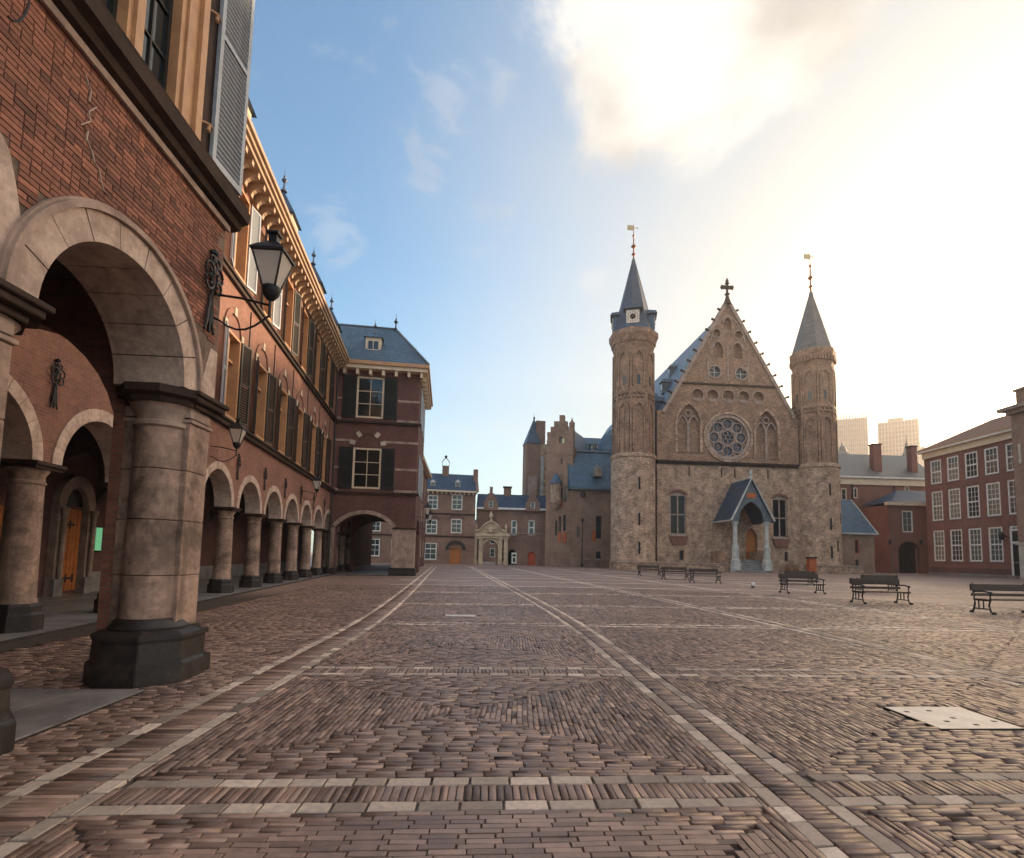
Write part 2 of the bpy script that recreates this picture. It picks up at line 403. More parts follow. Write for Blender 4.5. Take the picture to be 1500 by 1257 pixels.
def linkcopy(o, parent=None, loc=None, rot=None):
    c = o.copy(); COL.objects.link(c); c.parent = parent
    if loc is not None: c.location = loc
    if rot is not None: c.rotation_euler = rot
    for ch in o.children: linkcopy(ch, c)
    return c
class Fr:
    """a facade frame: local x along the facade (azimuth az), local y into the building, z up"""
    def __init__(s, ox, oy, az):
        s.o = Vector((ox, oy, 0)); s.az = az; s.x = Vector((sin(az), cos(az), 0)); s.y = Vector((-cos(az), sin(az), 0))
    def __call__(s, px, py, dy=0):
        q = ray(px, py); C = Vector((0, 0, CAMH)); t = (s.o+s.y*dy-C).dot(s.y)/q.dot(s.y); h = C+q*t-s.o
        return h.dot(s.x), h.z
    def w(s, x, y, z=0): return s.o+s.x*x+s.y*y+Vector((0, 0, z))
    def r(s, px0, py0, px1, py1, dy=0):
        a, b = s(px0, py0, dy), s(px1, py1, dy)
        return min(a[0], b[0]), max(a[0], b[0]), min(a[1], b[1]), max(a[1], b[1])
    def empty(s, name, label, cat, group=None):
        e = bpy.data.objects.new(name, None); COL.objects.link(e); e.location = s.o; e.rotation_euler = (0, 0, pi/2-s.az)
        e.empty_display_size = .3; e['label'] = label; e['category'] = cat
        if group: e['group'] = group
        return e
def empty(name, loc, rz, label, cat, group=None):
    e = bpy.data.objects.new(name, None); COL.objects.link(e); e.location = loc; e.rotation_euler = (0, 0, rz)
    e['label'] = label; e['category'] = cat
    if group: e['group'] = group
    return e
def struct(o): o['kind'] = 'structure'; return o
def window(parent, x0, x1, z0, z1, y=.12, fm='white_paint', gm='glass_far', nx=2, nz=4, fw=.1, mw=.04, cross=None, sep=False, sill=None, top=0, name='window'):
    """cross=(x fraction, z fraction) heavy mullion and transom"""
    b = MB(); d = .09
    b.box(x0, x0+fw, y-d, y+d, z0, z1); b.box(x1-fw, x1, y-d, y+d, z0, z1)
    b.box(x0+fw, x1-fw, y-d, y+d, z0, z0+fw); b.box(x0+fw, x1-fw, y-d, y+d, z1-fw, z1)
    ax0, ax1, az0, az1 = x0+fw, x1-fw, z0+fw, z1-fw
    xs = [ax0+(ax1-ax0)*i/nx for i in range(nx+1)]; zs = [az0+(az1-az0)*i/nz for i in range(nz+1)]
    def heavy(i, n, fr): return cross is not None and fr and abs(i/n-fr) < .5/n
    for i in range(1, nx):
        w = fw*.55 if heavy(i, nx, cross and cross[0]) else mw/2
        b.box(xs[i]-w, xs[i]+w, y-.05 if w == mw/2 else y-.085, y+.03, az0, az1)
    for i in range(1, nz):
        w = fw*.5 if heavy(i, nz, cross and cross[1]) else mw/2
        b.box(ax0, ax1, y-.047 if w == mw/2 else y-.08, y+.027, zs[i]-w, zs[i]+w)
    f = b.build(name, fm, parent)
    if sep:
        for i in range(nx):
            for j in range(nz):
                bx('pane', gm, f, xs[i]+.002, xs[i+1]-.002, y+.004+.002*((i+j) % 2), y+.016, zs[j]+.002, zs[j+1]-.002)
    else: bx('pane', gm, f, ax0, ax1, y+.004, y+.016, az0, az1)
    if sill: bx('sill', sill, f, x0-.12, x1+.12, -.1, y-d, z0-.14, z0-.01)
    return f
def facade(name, mat, parent, outline, openings, th=.4, y0=0, **k):
    return MB().prism(outline, y0, y0+th, openings).build(name, mat, parent, **k)
def shutter(parent, hx, y, z0, z1, w, ang, mat='shutter_pale', slats=28, back=True, th=.05, fw=.07, sep=True, mid=True):
    """louvred leaf hinged at (hx,y); ang = direction the leaf points to in local xy (radians from +x)"""
    X = Matrix.Translation((hx, y, 0)) @ Matrix.Rotation(ang, 4, 'Z')
    b = MB(); b.xf = X
    b.box(0, fw, -th/2, th/2, z0, z1); b.box(w-fw, w, -th/2, th/2, z0, z1)
    b.box(fw, w-fw, -th/2, th/2, z0, z0+fw*1.3); b.box(fw, w-fw, -th/2, th/2, z1-fw, z1)
    if mid: b.box(fw, w-fw, -th/2, th/2, (z0+z1)/2-fw/2, (z0+z1)/2+fw/2)
    f = b.build('shutter', mat, parent)
    a0, a1 = z0+fw*1.3, z1-fw; n = slats
    proto = None; jb = MB()
    for i in range(n):
        z = a0+(a1-a0)*(i+.5)/n
        if mid and abs(z-(z0+z1)/2) < fw*.7: continue
        h = (a1-a0)/n*1.15
        h *= -.45
        pts = [(fw, -th*.42, -h*.5-.004), (w-fw, -th*.42, -h*.5-.004), (w-fw, th*.42, h*.5-.004), (fw, th*.42, h*.5-.004),
               (fw, -th*.42, -h*.5+.006), (w-fw, -th*.42, -h*.5+.006), (w-fw, th*.42, h*.5+.006), (fw, th*.42, h*.5+.006)]
        fs = [(0, 3, 2, 1), (4, 5, 6, 7), (0, 1, 5, 4), (1, 2, 6, 5), (2, 3, 7, 6), (3, 0, 4, 7)]
        if sep:
            if proto is None:
                q = MB(); q.add(pts, fs); proto = q.build('slat', mat, f); proto.matrix_local = X @ Matrix.Translation((0, 0, z))
            else:
                c = proto.copy(); COL.objects.link(c); c.matrix_local = X @ Matrix.Translation((0, 0, z))
        else:
            jb.xf = X @ Matrix.Translation((0, 0, z)); jb.add(pts, fs)
    if not sep: jb.build('slats', mat, f)['kind'] = 'stuff'
    return f
def voussoirs(parent, cx, zs, r, ro, y0, y1, n, mat='sandstone_pale', sep=True, gap=.006, seg=4, name='voussoir'):
    b = MB()
    for i in range(n):
        a0, a1 = pi-pi*i/n-gap/r, pi-pi*(i+1)/n+gap/r
        I = [(cx+r*cos(a0+(a1-a0)*k/seg), zs+r*sin(a0+(a1-a0)*k/seg)) for k in range(seg+1)]
        O = [(cx+ro*cos(a0+(a1-a0)*k/seg), zs+ro*sin(a0+(a1-a0)*k/seg)) for k in range(seg+1)]
        if sep: MB().ring(I, O, y0-.002*(i % 2), y1).build(name, mat, parent)
        else: b.ring(I, O, y0-.002*(i % 2), y1)
    if not sep: b.build('arch_ring', mat, parent)
def column(parent, cx, cy, z1, r=.33, base=.55, mat='pier_stone'):
    """round column on an octagonal pedestal with moulded capital and square abacus"""
    b = MB(); b.lathe(cx, cy, [(r*1.12, base), (r*1.12, base+.05), (r*1.02, base+.1), (r, base+.6), (r*.9, z1-.42), (r*.9, z1-.40), (r*.99, z1-.38), (r*.99, z1-.34), (r*.9, z1-.32), (r*.9, z1-.22), (r*1.08, z1-.14), (r*1.12, z1-.1)], 24)
    c = b.build('column', mat, parent, smooth=True)
    MB().lathe(cx, cy, [(r*1.52, 0), (r*1.52, base*.62), (r*1.36, base*.7), (r*1.36, base*.9), (r*1.25, base*.95), (r*1.2, base)], 8, ph=pi/8).build('pedestal', 'dark_stone', c)
    MB().box(cx-r*1.25, cx+r*1.25, cy-r*1.25, cy+r*1.25, z1-.1, z1-.04).box(cx-r*1.4, cx+r*1.4, cy-r*1.4, cy+r*1.4, z1-.04, z1+.03).build('abacus', 'cornice_dark', c)
    return c
def scroll_anchor(parent, cx, y, z0, h, mat='iron'):
    """wrought-iron wall anchor: stem, S scrolls either side and splayed foot"""
    b = MB(); r = h*.016
    b.tube([(cx, y, z0), (cx, y, z0+h)], r*1.4, 6)
    def spiral(x0, zc, rad, sgn, up):
        return [(x0+sgn*(rad+rad*(1-.65*t)*cos(pi+up*t*2*pi*1.15)), y-.02, zc+rad*(1-.65*t)*sin(pi+up*t*2*pi*1.15)*1.1) for t in [i/16 for i in range(17)]]
    for s in (-1, 1):
        b.tube(spiral(cx, z0+h*.72, h*.11, s, -1), r, 5)
        b.tube(spiral(cx, z0+h*.60, h*.10, s, 1), r, 5)
        b.tube(spiral(cx, z0+h*.87, h*.06, s, -1), r*.8, 5)
        b.tube([(cx, y, z0+h*.45), (cx+s*h*.05, y, z0+h*.25), (cx+s*h*.06, y, z0+h*.1), (cx+s*h*.10, y, z0)], r, 5)
        b.tube([(cx+s*h*.03, y, z0+h*.45), (cx+s*h*.03, y, z0+h*.12)], r*.8, 5)
    b.lathe(cx, y, [(.001, z0+h*.94), (h*.05, z0+h*.97), (h*.05, z0+h*1.0), (.001, z0+h*1.04)], 8)
    return b.build('wall_anchor', mat, parent)
def lantern(loc, rz, label, s=1., group='wall lanterns on iron brackets', arm=.75):
    """local +y points from the lantern back to the wall"""
    e = empty('wall_lantern', loc, rz, label, 'lantern', group)
    e.scale = (s, s, s)
    b = MB(); n = 4; z0, z1, r0, r1 = .18, .62, .10, .235
    for k in range(4):
        a = pi/4+k*pi/2
        b.tube([(r0*1.15*cos(a), r0*1.15*sin(a), z0), (r1*1.15*cos(a), r1*1.15*sin(a), z1)], .014, 5)
    b.lathe(0, 0, [(r1*1.3, z1), (r1*1.3, z1+.03), (r1*.95, z1+.1), (.09, z1+.19), (.075, z1+.20), (.075, z1+.30), (.11, z1+.31), (.11, z1+.34), (.03, z1+.38)], 4, ph=pi/4)
    b.build('lamp_roof', 'iron', e)
    MB().lathe(0, 0, [(.02, 0), (.05, .02), (.10, .08), (.12, .15), (r0*1.25, z0), (r0*1.1, z0+.02)], 12).build('lamp_base', 'iron', e, smooth=True)
    for k in range(4):
        a = k*pi/2; q = MB(); q.xf = Matrix.Rotation(a, 4, 'Z')
        q.add([(-r0*.74, -r0*.8, z0+.02), (r0*.74, -r0*.8, z0+.02), (r1*.76, -r1*.8, z1-.01), (-r1*.76, -r1*.8, z1-.01),
               (-r0*.74, -r0*.8+.006, z0+.02), (r0*.74, -r0*.8+.006, z0+.02), (r1*.76, -r1*.8+.006, z1-.01), (-r1*.76, -r1*.8+.006, z1-.01)],
              [(0, 1, 2, 3), (7, 6, 5, 4), (0, 4, 5, 1), (1, 5, 6, 2), (2, 6, 7, 3), (3, 7, 4, 0)])
        q.build('glass_pane', 'lamp_glass', e)
    MB().lathe(0, 0, [(.03, z0+.02), (.035, z0+.1), (.05, z0+.18), (.045, z0+.28), (.01, z0+.33)], 8).build('mantle', 'cream_paint', e, smooth=True)
    b = MB(); b.tube([(0, 0, .02), (0, 0, -.22)], .022, 8)
    b.tube([(0, 0, -.06), (0, arm*.5, .02), (0, arm, .06)], .016, 6)
    b.tube([(0, 0, -.2)] + [(0, arm*t, -.2-.22*sin(t*pi*1.0)*(1 if t < .5 else 1)+(.05 if t > .9 else 0)) for t in (.12, .25, .4, .55, .7, .85)] + [(0, arm, -.26)], .014, 6)
    b.build('bracket', 'iron', e)
    return e
def gable_end(x0, x1, z0, z1): return [(x0, z0), (x1, z0), ((x0+x1)/2, z1)]
def finial(parent, x, y, z, h=1., mat='lead'):
    return MB().lathe(x, y, [(.16*h, z), (.05*h, z+.2*h), (.04*h, z+.45*h), (.13*h, z+.55*h), (.13*h, z+.62*h), (.03*h, z+.72*h), (.06*h, z+.8*h), (.015*h, z+.86*h), (.01*h, z+1.15*h)], 8).build('finial', mat, parent, smooth=True)
def dormer(parent, x, y, z, w=1.1, h=1.5, d=1.6, fm='cream_paint', rm='slate', fin=True, cap=.7):
    """small roof dormer with window, hipped cap and finial; front at y"""
    b = MB(); b.box(x-w/2, x+w/2, y, y+d, z, z+h)
    o = b.build('dormer', fm, parent)
    MB().box(x-w*.32, x+w*.32, y-.03, y-.003, z+h*.12, z+h*.85).build('dormer_window', 'glass_far', o)
    MB().box(x-.025, x+.025, y-.05, y-.031, z+h*.12, z+h*.85).box(x-w*.32, x+w*.32, y-.048, y-.032, z+h*.47, z+h*.51).build('glazing_bar', fm, o)
    MB().roof(x-w*.62, x+w*.62, y-.15, y+d, z+h, z+h+cap, x-.02, x+.02, y+w*.5).build('dormer_roof', rm, o)
    if fin: finial(o, x, y+w*.5, z+h+cap-.05, 1.)
    return o

# ================================================================= GROUND
NEAR = Fr(0, 0, -.067)              # paving grid: (u across, v along)
ca, sa = cos(-.067), sin(-.067)
def bend(v): return 0 if v < 10 else -.082*(v-10)+ .30*(1-math.exp(-(v-10)/4.))*1.0
def pv(u, v):
    """grid coordinates to world: the gutters swing left beyond ten metres"""
    u2 = u + bend(v)
    return (u2*ca+v*sa, -u2*sa+v*ca)
g = MB(); R_ = 3000
g.add([(-R_, -R_, -.022), (R_, -R_, -.022), (R_, R_, -.022), (-R_, R_, -.022)], [(0, 1, 2, 3)])
def ground_mat():
    mt, t, p = new_mat('ground_paving'); g = NG(t)
    geo = g.n('ShaderNodeNewGeometry'); P = geo.outputs['Position']
    mp = g.n('ShaderNodeMapping'); g.l(P, mp.inputs[0]); mp.inputs['Rotation'].default_value = (0, 0, -.15)
    bt = g.n('ShaderNodeTexBrick'); g.l(mp.outputs[0], bt.inputs['Vector']); bt.inputs['Scale'].default_value = 1
    bt.inputs['Brick Width'].default_value = .225; bt.inputs['Row Height'].default_value = .066; bt.inputs['Mortar Size'].default_value = .006
    bt.inputs['Color1'].default_value = (.24, .145, .115, 1); bt.inputs['Color2'].default_value = (.44, .29, .235, 1); bt.inputs['Mortar'].default_value = (.05, .035, .03, 1)
    n1 = g.noise(P, .12, 6, .65); n2 = g.noise(P, 2.5, 6, .7); n3 = g.noise(P, 11, 4, .7)
    d = g.n('ShaderNodeVectorMath', operation='LENGTH'); g.l(P, d.inputs[0])
    near = g.ramp(d.outputs['Value'], 20, 24)       # joints show as bare soil under the laid bricks
    col = g.scale(bt.outputs[0], g.math('MULTIPLY', g.ramp(n1, .35, .65, .8, 1.2), g.math('MULTIPLY', g.ramp(n2, .3, .7, .78, 1.22), g.ramp(n3, .3, .7, .75, 1.25))))
    col = g.mix(near, (.075, .055, .042), col)
    g.l(col, p.inputs['Base Color']); g.l(g.ramp(n2, .3, .7, .42, .62), p.inputs['Roughness'])
    g.bump(g.math('ADD', g.math('MULTIPLY', bt.outputs[1], -.6), g.math('ADD', n3, n2)), .7, .02, p)
    return mt
M['ground'] = ground_mat()
GROUND = struct(g.build('ground', 'ground'))

rng = np.random.default_rng(3)
GUT = [(-3.1, -2.46), (1.87, 2.37), (7.15, 7.65), (13.05, 13.55), (18.8, 19.3), (24.6, 25.1)]
BND = [(-1.6, -1.1), (3.40, 3.90), (7.08, 7.60), (12.05, 12.55), (16.85, 17.35), (22.2, 22.7), (27.3, 27.8), (32.4, 32.9)]
items = []   # u, v, angle, L, Wd, kind(0 brick 1 sett)
VMAX = 27.4
def cellfill(u0, u1, v0, v1):
    cu, cv = (u0+u1)/2, (v0+v1)/2; hw, hh = (u1-u0)/2, (v1-v0)/2
    L, Wd = .212, .053
    def inside(uc, vc, rows):
        a = abs(uc-cu)/hw; b_ = abs(vc-cv)/hh
        return (b_ >= a) == rows and u0+.01 < uc < u1-.01 and v0+.01 < vc < v1-.01
    def lay(t, o_, rows):
        # whole bricks, cut to halves where the two bonds meet
        ps = []
        for f in (-.25, .25):
            q_ = (t+f*L, o_) if rows else (o_, t+f*L)
            ps.append(inside(*q_, rows))
        if not any(ps): return
        tt, LL = (t, L) if all(ps) else (t-.25*L if ps[0] else t+.25*L, L/2)
        uc, vc = (tt, o_) if rows else (o_, tt)
        a = abs(uc-cu)/hw; b_ = abs(vc-cv)/hh
        if rows: items.append((uc, vc+.012*sin((uc-cu)*1.6+v0)*(1-b_), .01*cos(uc*2+v0), LL, Wd, 0))
        else: items.append((uc+.05*sin((vc-cv)*1.8)*(1-a), vc, pi/2-.09*cos((vc-cv)*1.8)*(1-a), LL, Wd, 0))
    nr = int((v1-v0)/Wd)
    for j in range(nr):
        v = v0+(j+.5)*(v1-v0)/nr; u = u0-random.random()*L
        while u < u1: lay(u+L/2, v, True); u += L
    nc = int((u1-u0)/Wd)
    for j in range(nc):
        u = u0+(j+.5)*(u1-u0)/nc; v = v0-random.random()*L
        while v < v1: lay(v+L/2, u, False); v += L
edges_u = [-7.2] + [x for gq in GUT for x in gq] + [30.5]
edges_v = [x for bq in BND for x in bq]
for i in range(0, len(edges_v)-1):
    v0, v1 = edges_v[i], edges_v[i+1]
    if v0 > VMAX: continue
    isband = i % 2 == 0
    for k in range(len(edges_u)-1):
        u0, u1 = edges_u[k], edges_u[k+1]
        isg = k % 2 == 1
        if isg:
            w = .135; v = v0
            if i % 2 == 0 and False: pass
            while v < v1-.02:       # pale setts either side
                Ls = min(random.uniform(.20, .32), v1-v)
                items.append((u0+w/2, v+Ls/2, pi/2, Ls, w, 1)); v += Ls
            v = v0
            while v < v1-.02:
                Ls = min(random.uniform(.20, .32), v1-v)
                items.append((u1-w/2, v+Ls/2, pi/2, Ls, w, 1)); v += Ls
            nb = max(1, int((v1-v0)/.054))
            for j in range(nb): items.append(((u0+u1)/2, v0+(j+.5)*(v1-v0)/nb, 0, u1-u0-2*w, .053, 0))
        elif k == 0:
            # footway beside the near wing: plain rows across
            nr = int((v1-v0)/.054)
            for j in range(nr):
                v = v0+(j+.5)*(v1-v0)/nr; u = u0-random.random()*.22
                while u < u1-.1: items.append((u+.111, v+.02*sin(u*2.2), .02, .212, .053, 0)); u += .212
        elif isband:
            w = .135; u = u0
            while u < u1-.02:
                Ls = min(random.uniform(.20, .32), u1-u)
                items.append((u+Ls/2, v0+w/2, 0, Ls, w, 1)); items.append((min(u+Ls/2+.05, u1-Ls/2), v1-w/2, 0, Ls, w, 1)); u += Ls
            nb = max(1, int((u1-u0)/.054))
            for j in range(nb): items.append((u0+(j+.5)*(u1-u0)/nb, (v0+v1)/2, pi/2, v1-v0-2*w, .053, 0))
        else: cellfill(u0, u1, v0, v1)
# extra paving inside the covered passage
PL1, PL2 = (4.44, 5.30, 4.90, 5.62), (-1.0, -.2, 13.75, 14.1)
keep = []
for it in items:
    u, v, a, L, Wd, kd = it
    if v < 1.9 or v > VMAX: continue
    if any(p[0]-.08 < u < p[1]+.08 and p[2]-.03 < v < p[3]+.03 for p in (PL1, PL2)): continue
    x, y = pv(u, v); d = hypot(x, y)
    if x < -4.28-.067*(y-5.9)-1.5 and False: continue
    if abs(x)-(1.15*y+1.2) > 0 or d > 27.5: continue
    th = a - .067*-1 + (atan2(bend(v+.1)-bend(v), .1)*-1 if v > 10 else 0)
    keep.append((x, y, th, L, Wd, kd, d))
print('paving units', len(keep))
def unit_mesh(L, Wd, ch=.007, dz=.0):
    hx, hy = L/2-(.0035 if Wd < .1 else .0085), Wd/2-(.003 if Wd < .1 else .007)
    vs = [(sx*(hx-ch), sy*(hy-ch), dz) for sx, sy in ((-1, -1), (1, -1), (1, 1), (-1, 1))]
    vs += [(sx*hx, sy*hy, dz-ch*.9) for sx, sy in ((-1, -1), (1, -1), (1, 1), (-1, 1))]
    vs += [(sx*hx, sy*hy, -.03) for sx, sy in ((-1, -1), (1, -1), (1, 1), (-1, 1))]
    fs = [(0, 1, 2, 3)] + [(4+i, 4+(i+1) % 4, (i+1) % 4, i) for i in range(4)] + [(8+i, 8+(i+1) % 4, 4+(i+1) % 4, 4+i) for i in range(4)]
    return np.array(vs, dtype=np.float64), fs
def tint_attr(me, vals):
    at = me.attributes.new('tint', 'FLOAT', 'POINT'); at.data.foreach_set('value', np.asarray(vals, dtype=np.float32))
def pave_batch(lst, name, mat, ch):
    n = len(lst); V = np.zeros((n, 12, 3)); T = np.zeros((n, 12))
    _, fs = unit_mesh(1, 1)
    for i, (x, y, th, L, Wd, kd, d) in enumerate(lst):
        v, _ = unit_mesh(L*(rng.uniform(.93, 1.0) if kd == 0 else 1), Wd*rng.uniform(.92, 1.02), ch, .0)
        tx, ty = rng.normal(0, .007, 2) if kd == 0 else rng.normal(0, .008, 2)
        v[:8] += rng.normal(0, .0016 if kd == 0 else .0045, (8, 3))*(1, 1, .5)
        v[:, 2] += v[:, 0]*tx + v[:, 1]*ty*2.2 + rng.normal(0, .0022)
        c, s = cos(th), sin(th)
        V[i, :, 0] = x+v[:, 0]*c-v[:, 1]*s; V[i, :, 1] = y+v[:, 0]*s+v[:, 1]*c; V[i, :, 2] = v[:, 2]
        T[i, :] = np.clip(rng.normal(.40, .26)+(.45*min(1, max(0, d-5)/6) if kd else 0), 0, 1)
    Fm = np.array([f for f in fs]); allf = (Fm[None]+12*np.arange(n)[:, None, None]).reshape(-1)
    me = bpy.data.meshes.new(name); nf = n*len(fs)
    me.vertices.add(n*12); me.vertices.foreach_set('co', V.reshape(-1)); me.loops.add(nf*4); me.loops.foreach_set('vertex_index', allf.astype(np.int32))
    me.polygons.add(nf); me.polygons.foreach_set('loop_start', np.arange(0, nf*4, 4, dtype=np.int32)); me.polygons.foreach_set('loop_total', np.full(nf, 4, dtype=np.int32))
    me.update(); me.validate(); tint_attr(me, T.reshape(-1)); me.materials.append(M[mat])
    o = bpy.data.objects.new(name, me); COL.objects.link(o); o.parent = GROUND; o['kind'] = 'stuff'
    return o
for kd, nm, mat, ch, many in ((0, 'brick', 'klinker', .002, 'bricks'), (1, 'paving_stone', 'sett', .006, 'paving_stones')):
    L_ = sorted([k for k in keep if k[5] == kd], key=lambda k: k[6]+ (100 if abs(k[0]-.0)-(.98*k[1]) > 0 or k[1] < 2.4 else 0))
    near, rest = L_[:299], L_[299:]
    protos = {}
    for (x, y, th, L, Wd, _, d) in near:
        key = (round(L, 2), round(Wd, 3), random.randrange(5))
        if key not in protos:
            v, fs = unit_mesh(key[0], key[1], ch); v[:8] += rng.normal(0, .0014, (8, 3))
            me = bpy.data.meshes.new(nm); me.from_pydata([tuple(q) for q in v], [], fs); tint_attr(me, np.full(12, min(1, max(0, random.gauss(.45, .24)))))
            me.materials.append(M[mat]); protos[key] = me
        o = bpy.data.objects.new(nm, protos[key]); COL.objects.link(o); o.parent = GROUND
        o.location = (x, y, random.gauss(0, .002)); o.rotation_euler = (random.gauss(0, .02), random.gauss(0, .008), th+random.gauss(0, .008))
    pave_batch(rest, many, mat, ch)
# far gutters and bands: strips of setts seen as lines
b = MB()
def strip(pts, w, z=-.010):
    for i in range(len(pts)-1):
        (x0, y0), (x1, y1) = pts[i], pts[i+1]; dx, dy = x1-x0, y1-y0; l = hypot(dx, dy); nx, ny = -dy/l*w/2, dx/l*w/2
        b.add([(x0-nx, y0-ny, z), (x1-nx, y1-ny, z), (x1+nx, y1+ny, z), (x0+nx, y0+ny, z),
               (x0-nx, y0-ny, z-.006), (x1-nx, y1-ny, z-.006), (x1+nx, y1+ny, z-.006), (x0+nx, y0+ny, z-.006)],
              [(0, 1, 2, 3), (0, 4, 5, 1), (1, 5, 6, 2), (2, 6, 7, 3), (3, 7, 4, 0)])
for gq in GUT[:5]:
    for ue in (gq[0]+.075, gq[1]-.075): strip([pv(ue, v) for v in (26.6, 32, 40, 50, 60, 72)], .15)
for vb in (27.3, 32.4, 37.4, 42.4, 47.5, 55):
    for e_ in (0, .36): strip([pv(u, vb+e_+.07) for u in (-4, 0, 5, 10, 15, 20, 25, 29)], .14, -.006)
o = b.build('paving_lines', 'sett', GROUND); tint_attr(o.data, np.full(len(o.data.vertices), .95)); o['kind'] = 'stuff'
for P_, nh in ((PL1, 1), (PL2, 0)):
    q = MB(); pts = [pv(P_[0], P_[2]), pv(P_[1], P_[2]), pv(P_[1], P_[3]), pv(P_[0], P_[3])]
    q.add([(x, y, .004) for x, y in pts]+[(x, y, -.03) for x, y in pts], [(0, 1, 2, 3), (0, 4, 5, 1), (1, 5, 6, 2), (2, 6, 7, 3), (3, 7, 4, 0)])
    pl = q.build('cover_plate', 'plate', GROUND)
    if nh:
        fq = MB(); pp = [Vector((x, y)) for x, y in pts]; cq = sum(pp, Vector((0, 0)))/4
        for a_, b_ in zip(pp, pp[1:]+pp[:1]):
            a2, b2 = cq+(a_-cq)*1.035, cq+(b_-cq)*1.035
            fq.add([(*a_, .0035), (*b_, .0035), (*b2, .0035), (*a2, .0035), (*a_, -.02), (*b_, -.02), (*b2, -.02), (*a2, -.02)], [(0, 1, 2, 3), (7, 6, 5, 4), (0, 4, 5, 1), (1, 5, 6, 2), (2, 6, 7, 3), (3, 7, 4, 0)])
        fq.build('frame', 'iron', pl)
        q = MB()
        for fu, fv in ((.12, .75), (.45, .8), (.5, .45), (.3, .3), (.55, .15), (.9, .3)):
            x, y = pv(P_[0]+(P_[1]-P_[0])*fu, P_[2]+(P_[3]-P_[2])*fv); q.box(x-.025, x+.025, y-.018, y+.018, .002, .0062)
        q.build('lifting_slot', 'dark', pl)

exec_parts = []
# ================================================================= NEAR WING
N = Fr(-4.3, 5.9, -.067)
nw = N.empty('arcade_wing', 'dark red brick wing at the left edge, its big round arch on heavy stone piers', 'building')
SP, CXA, RA = 3.62, -.66, 1.05
HW = 5.0
# wall plane: arches at CXA and the next one towards the camera
CX2 = CXA-3.25
XL, XR, ZT = -9.0, 1.12, 15.4
WTH = .80
bot = [(XL, 0), (CX2-RA-.6, 0), (CX2-RA-.6, SP)] if False else [(XL, SP)]
outl = [(XL, SP)] + arc_pts(CX2, RA+.04, SP, RA+.04, 20) + arc_pts(CXA, RA+.04, SP, RA+.04, 20) + [(XR, SP), (XR, ZT), (XL, ZT)]
win = (-2.05, .18, 6.72, 10.4); win2 = (-6.2, -3.9, 6.72, 10.4); win3 = (-2.05, .18, 11.6, 14.4)
facade('wall', 'mortar', nw, outl, [rect(*w) for w in (win, win2, win3)], WTH)
# far end wall of the passage (faces away up the court) and side walls
GAP = 4.35
outl = [(.1, SP)] + arc_pts(WTH+1.45, 1.45, SP-.1, 1.15, 16)
q = MB(); q.xf = Matrix.Translation((XR, 0, 0)) @ Matrix.Rotation(pi/2, 4, 'Z')
pts = [(WTH, 0)] + [(WTH+.12, 0)] + arc_pts(WTH+.12+(GAP-WTH-.12)/2, (GAP-WTH-.12)/2-.02, 3.3, 1.3, 16) + [(GAP, 0), (GAP, ZT), (WTH, ZT)]
q.prism(pts, 0, .5); q.build('end_wall', 'brick_near', nw)
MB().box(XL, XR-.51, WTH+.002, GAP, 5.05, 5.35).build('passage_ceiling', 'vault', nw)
MB().box(XL, XL+.3, 0.01, GAP, .0, ZT).box(XL+.31, XR, GAP, GAP+.3, 5.4, ZT).build('rear_wall', 'brick_near', nw)
MB().roof(XL-.5, XR+.8, -.8, GAP+1, ZT+.1, ZT+3.2, XL+2, XR-2, GAP/2).build('roof', 'slate', nw)
MB().box(XL-.4, XR+.7, -.75, GAP, ZT, ZT+.09).build('eaves', 'cream_paint', nw)
# individual bricks of the visible face
bl = []
row = 0; z = SP+.28
while z < 6.14:
    x = -4.6-(row % 2)*.10
    while x < XR-.02:
        L = .185 if random.random() < .7 else .088
        xc, zc = x+L/2, z+.0225
        ok = xc > -4.5 and x+L <= XR+.001
        for c in (CXA, CX2):
            if hypot(xc-c, zc-SP) < RA+.345: ok = False
        if xc > .62 and zc < 4.35+(XR-xc)*.6: ok = False
        if xc < -1.95 and xc > -2.8 and zc < 5.15-abs(xc+2.45)*1.2: ok = False
        if ok: bl.append((xc, zc, L))
        x += L+.010
    z += .054; row += 1
def near_brick_mat():
    mt, t, p = new_mat('brick_face'); g = NG(t)
    tc = g.n('ShaderNodeTexCoord'); geo = g.n('ShaderNodeNewGeometry'); P = geo.outputs['Position']
    at = g.n('ShaderNodeAttribute', attribute_name='tint')
    n2 = g.noise(P, 22, 5, .7); n1 = g.noise(P, .9, 6, .7)
    c = g.mix(at.outputs['Fac'], (.17, .066, .046), (.38, .15, .095))
    c = g.scale(c, g.math('MULTIPLY', g.ramp(n2, .25, .75, .65, 1.3), g.ramp(n1, .3, .7, .7, 1.2)))
    g.l(c, p.inputs['Base Color']); p.inputs['Roughness'].default_value = .8
    g.bump(n2, .7, .006, p); return mt
M['brick_face'] = near_brick_mat()
def wall_brick(L, H=.045, tint=.5):
    y = -.010
    v, _ = unit_mesh(L+.007, H+.007, .003); me = bpy.data.meshes.new('brick')
    vs = [(a, -(c)+y if i < 8 else .004, b_) for i, (a, b_, c) in enumerate(v)]
    fs = unit_mesh(1, 1)[1]; fs = [tuple(reversed(f)) for f in fs]
    return vs, fs
bl.sort(key=lambda q: -q[0]*0 + hypot(q[0]+.7, q[1]-4.6))
protos = {}
jb = MB(); jt = []
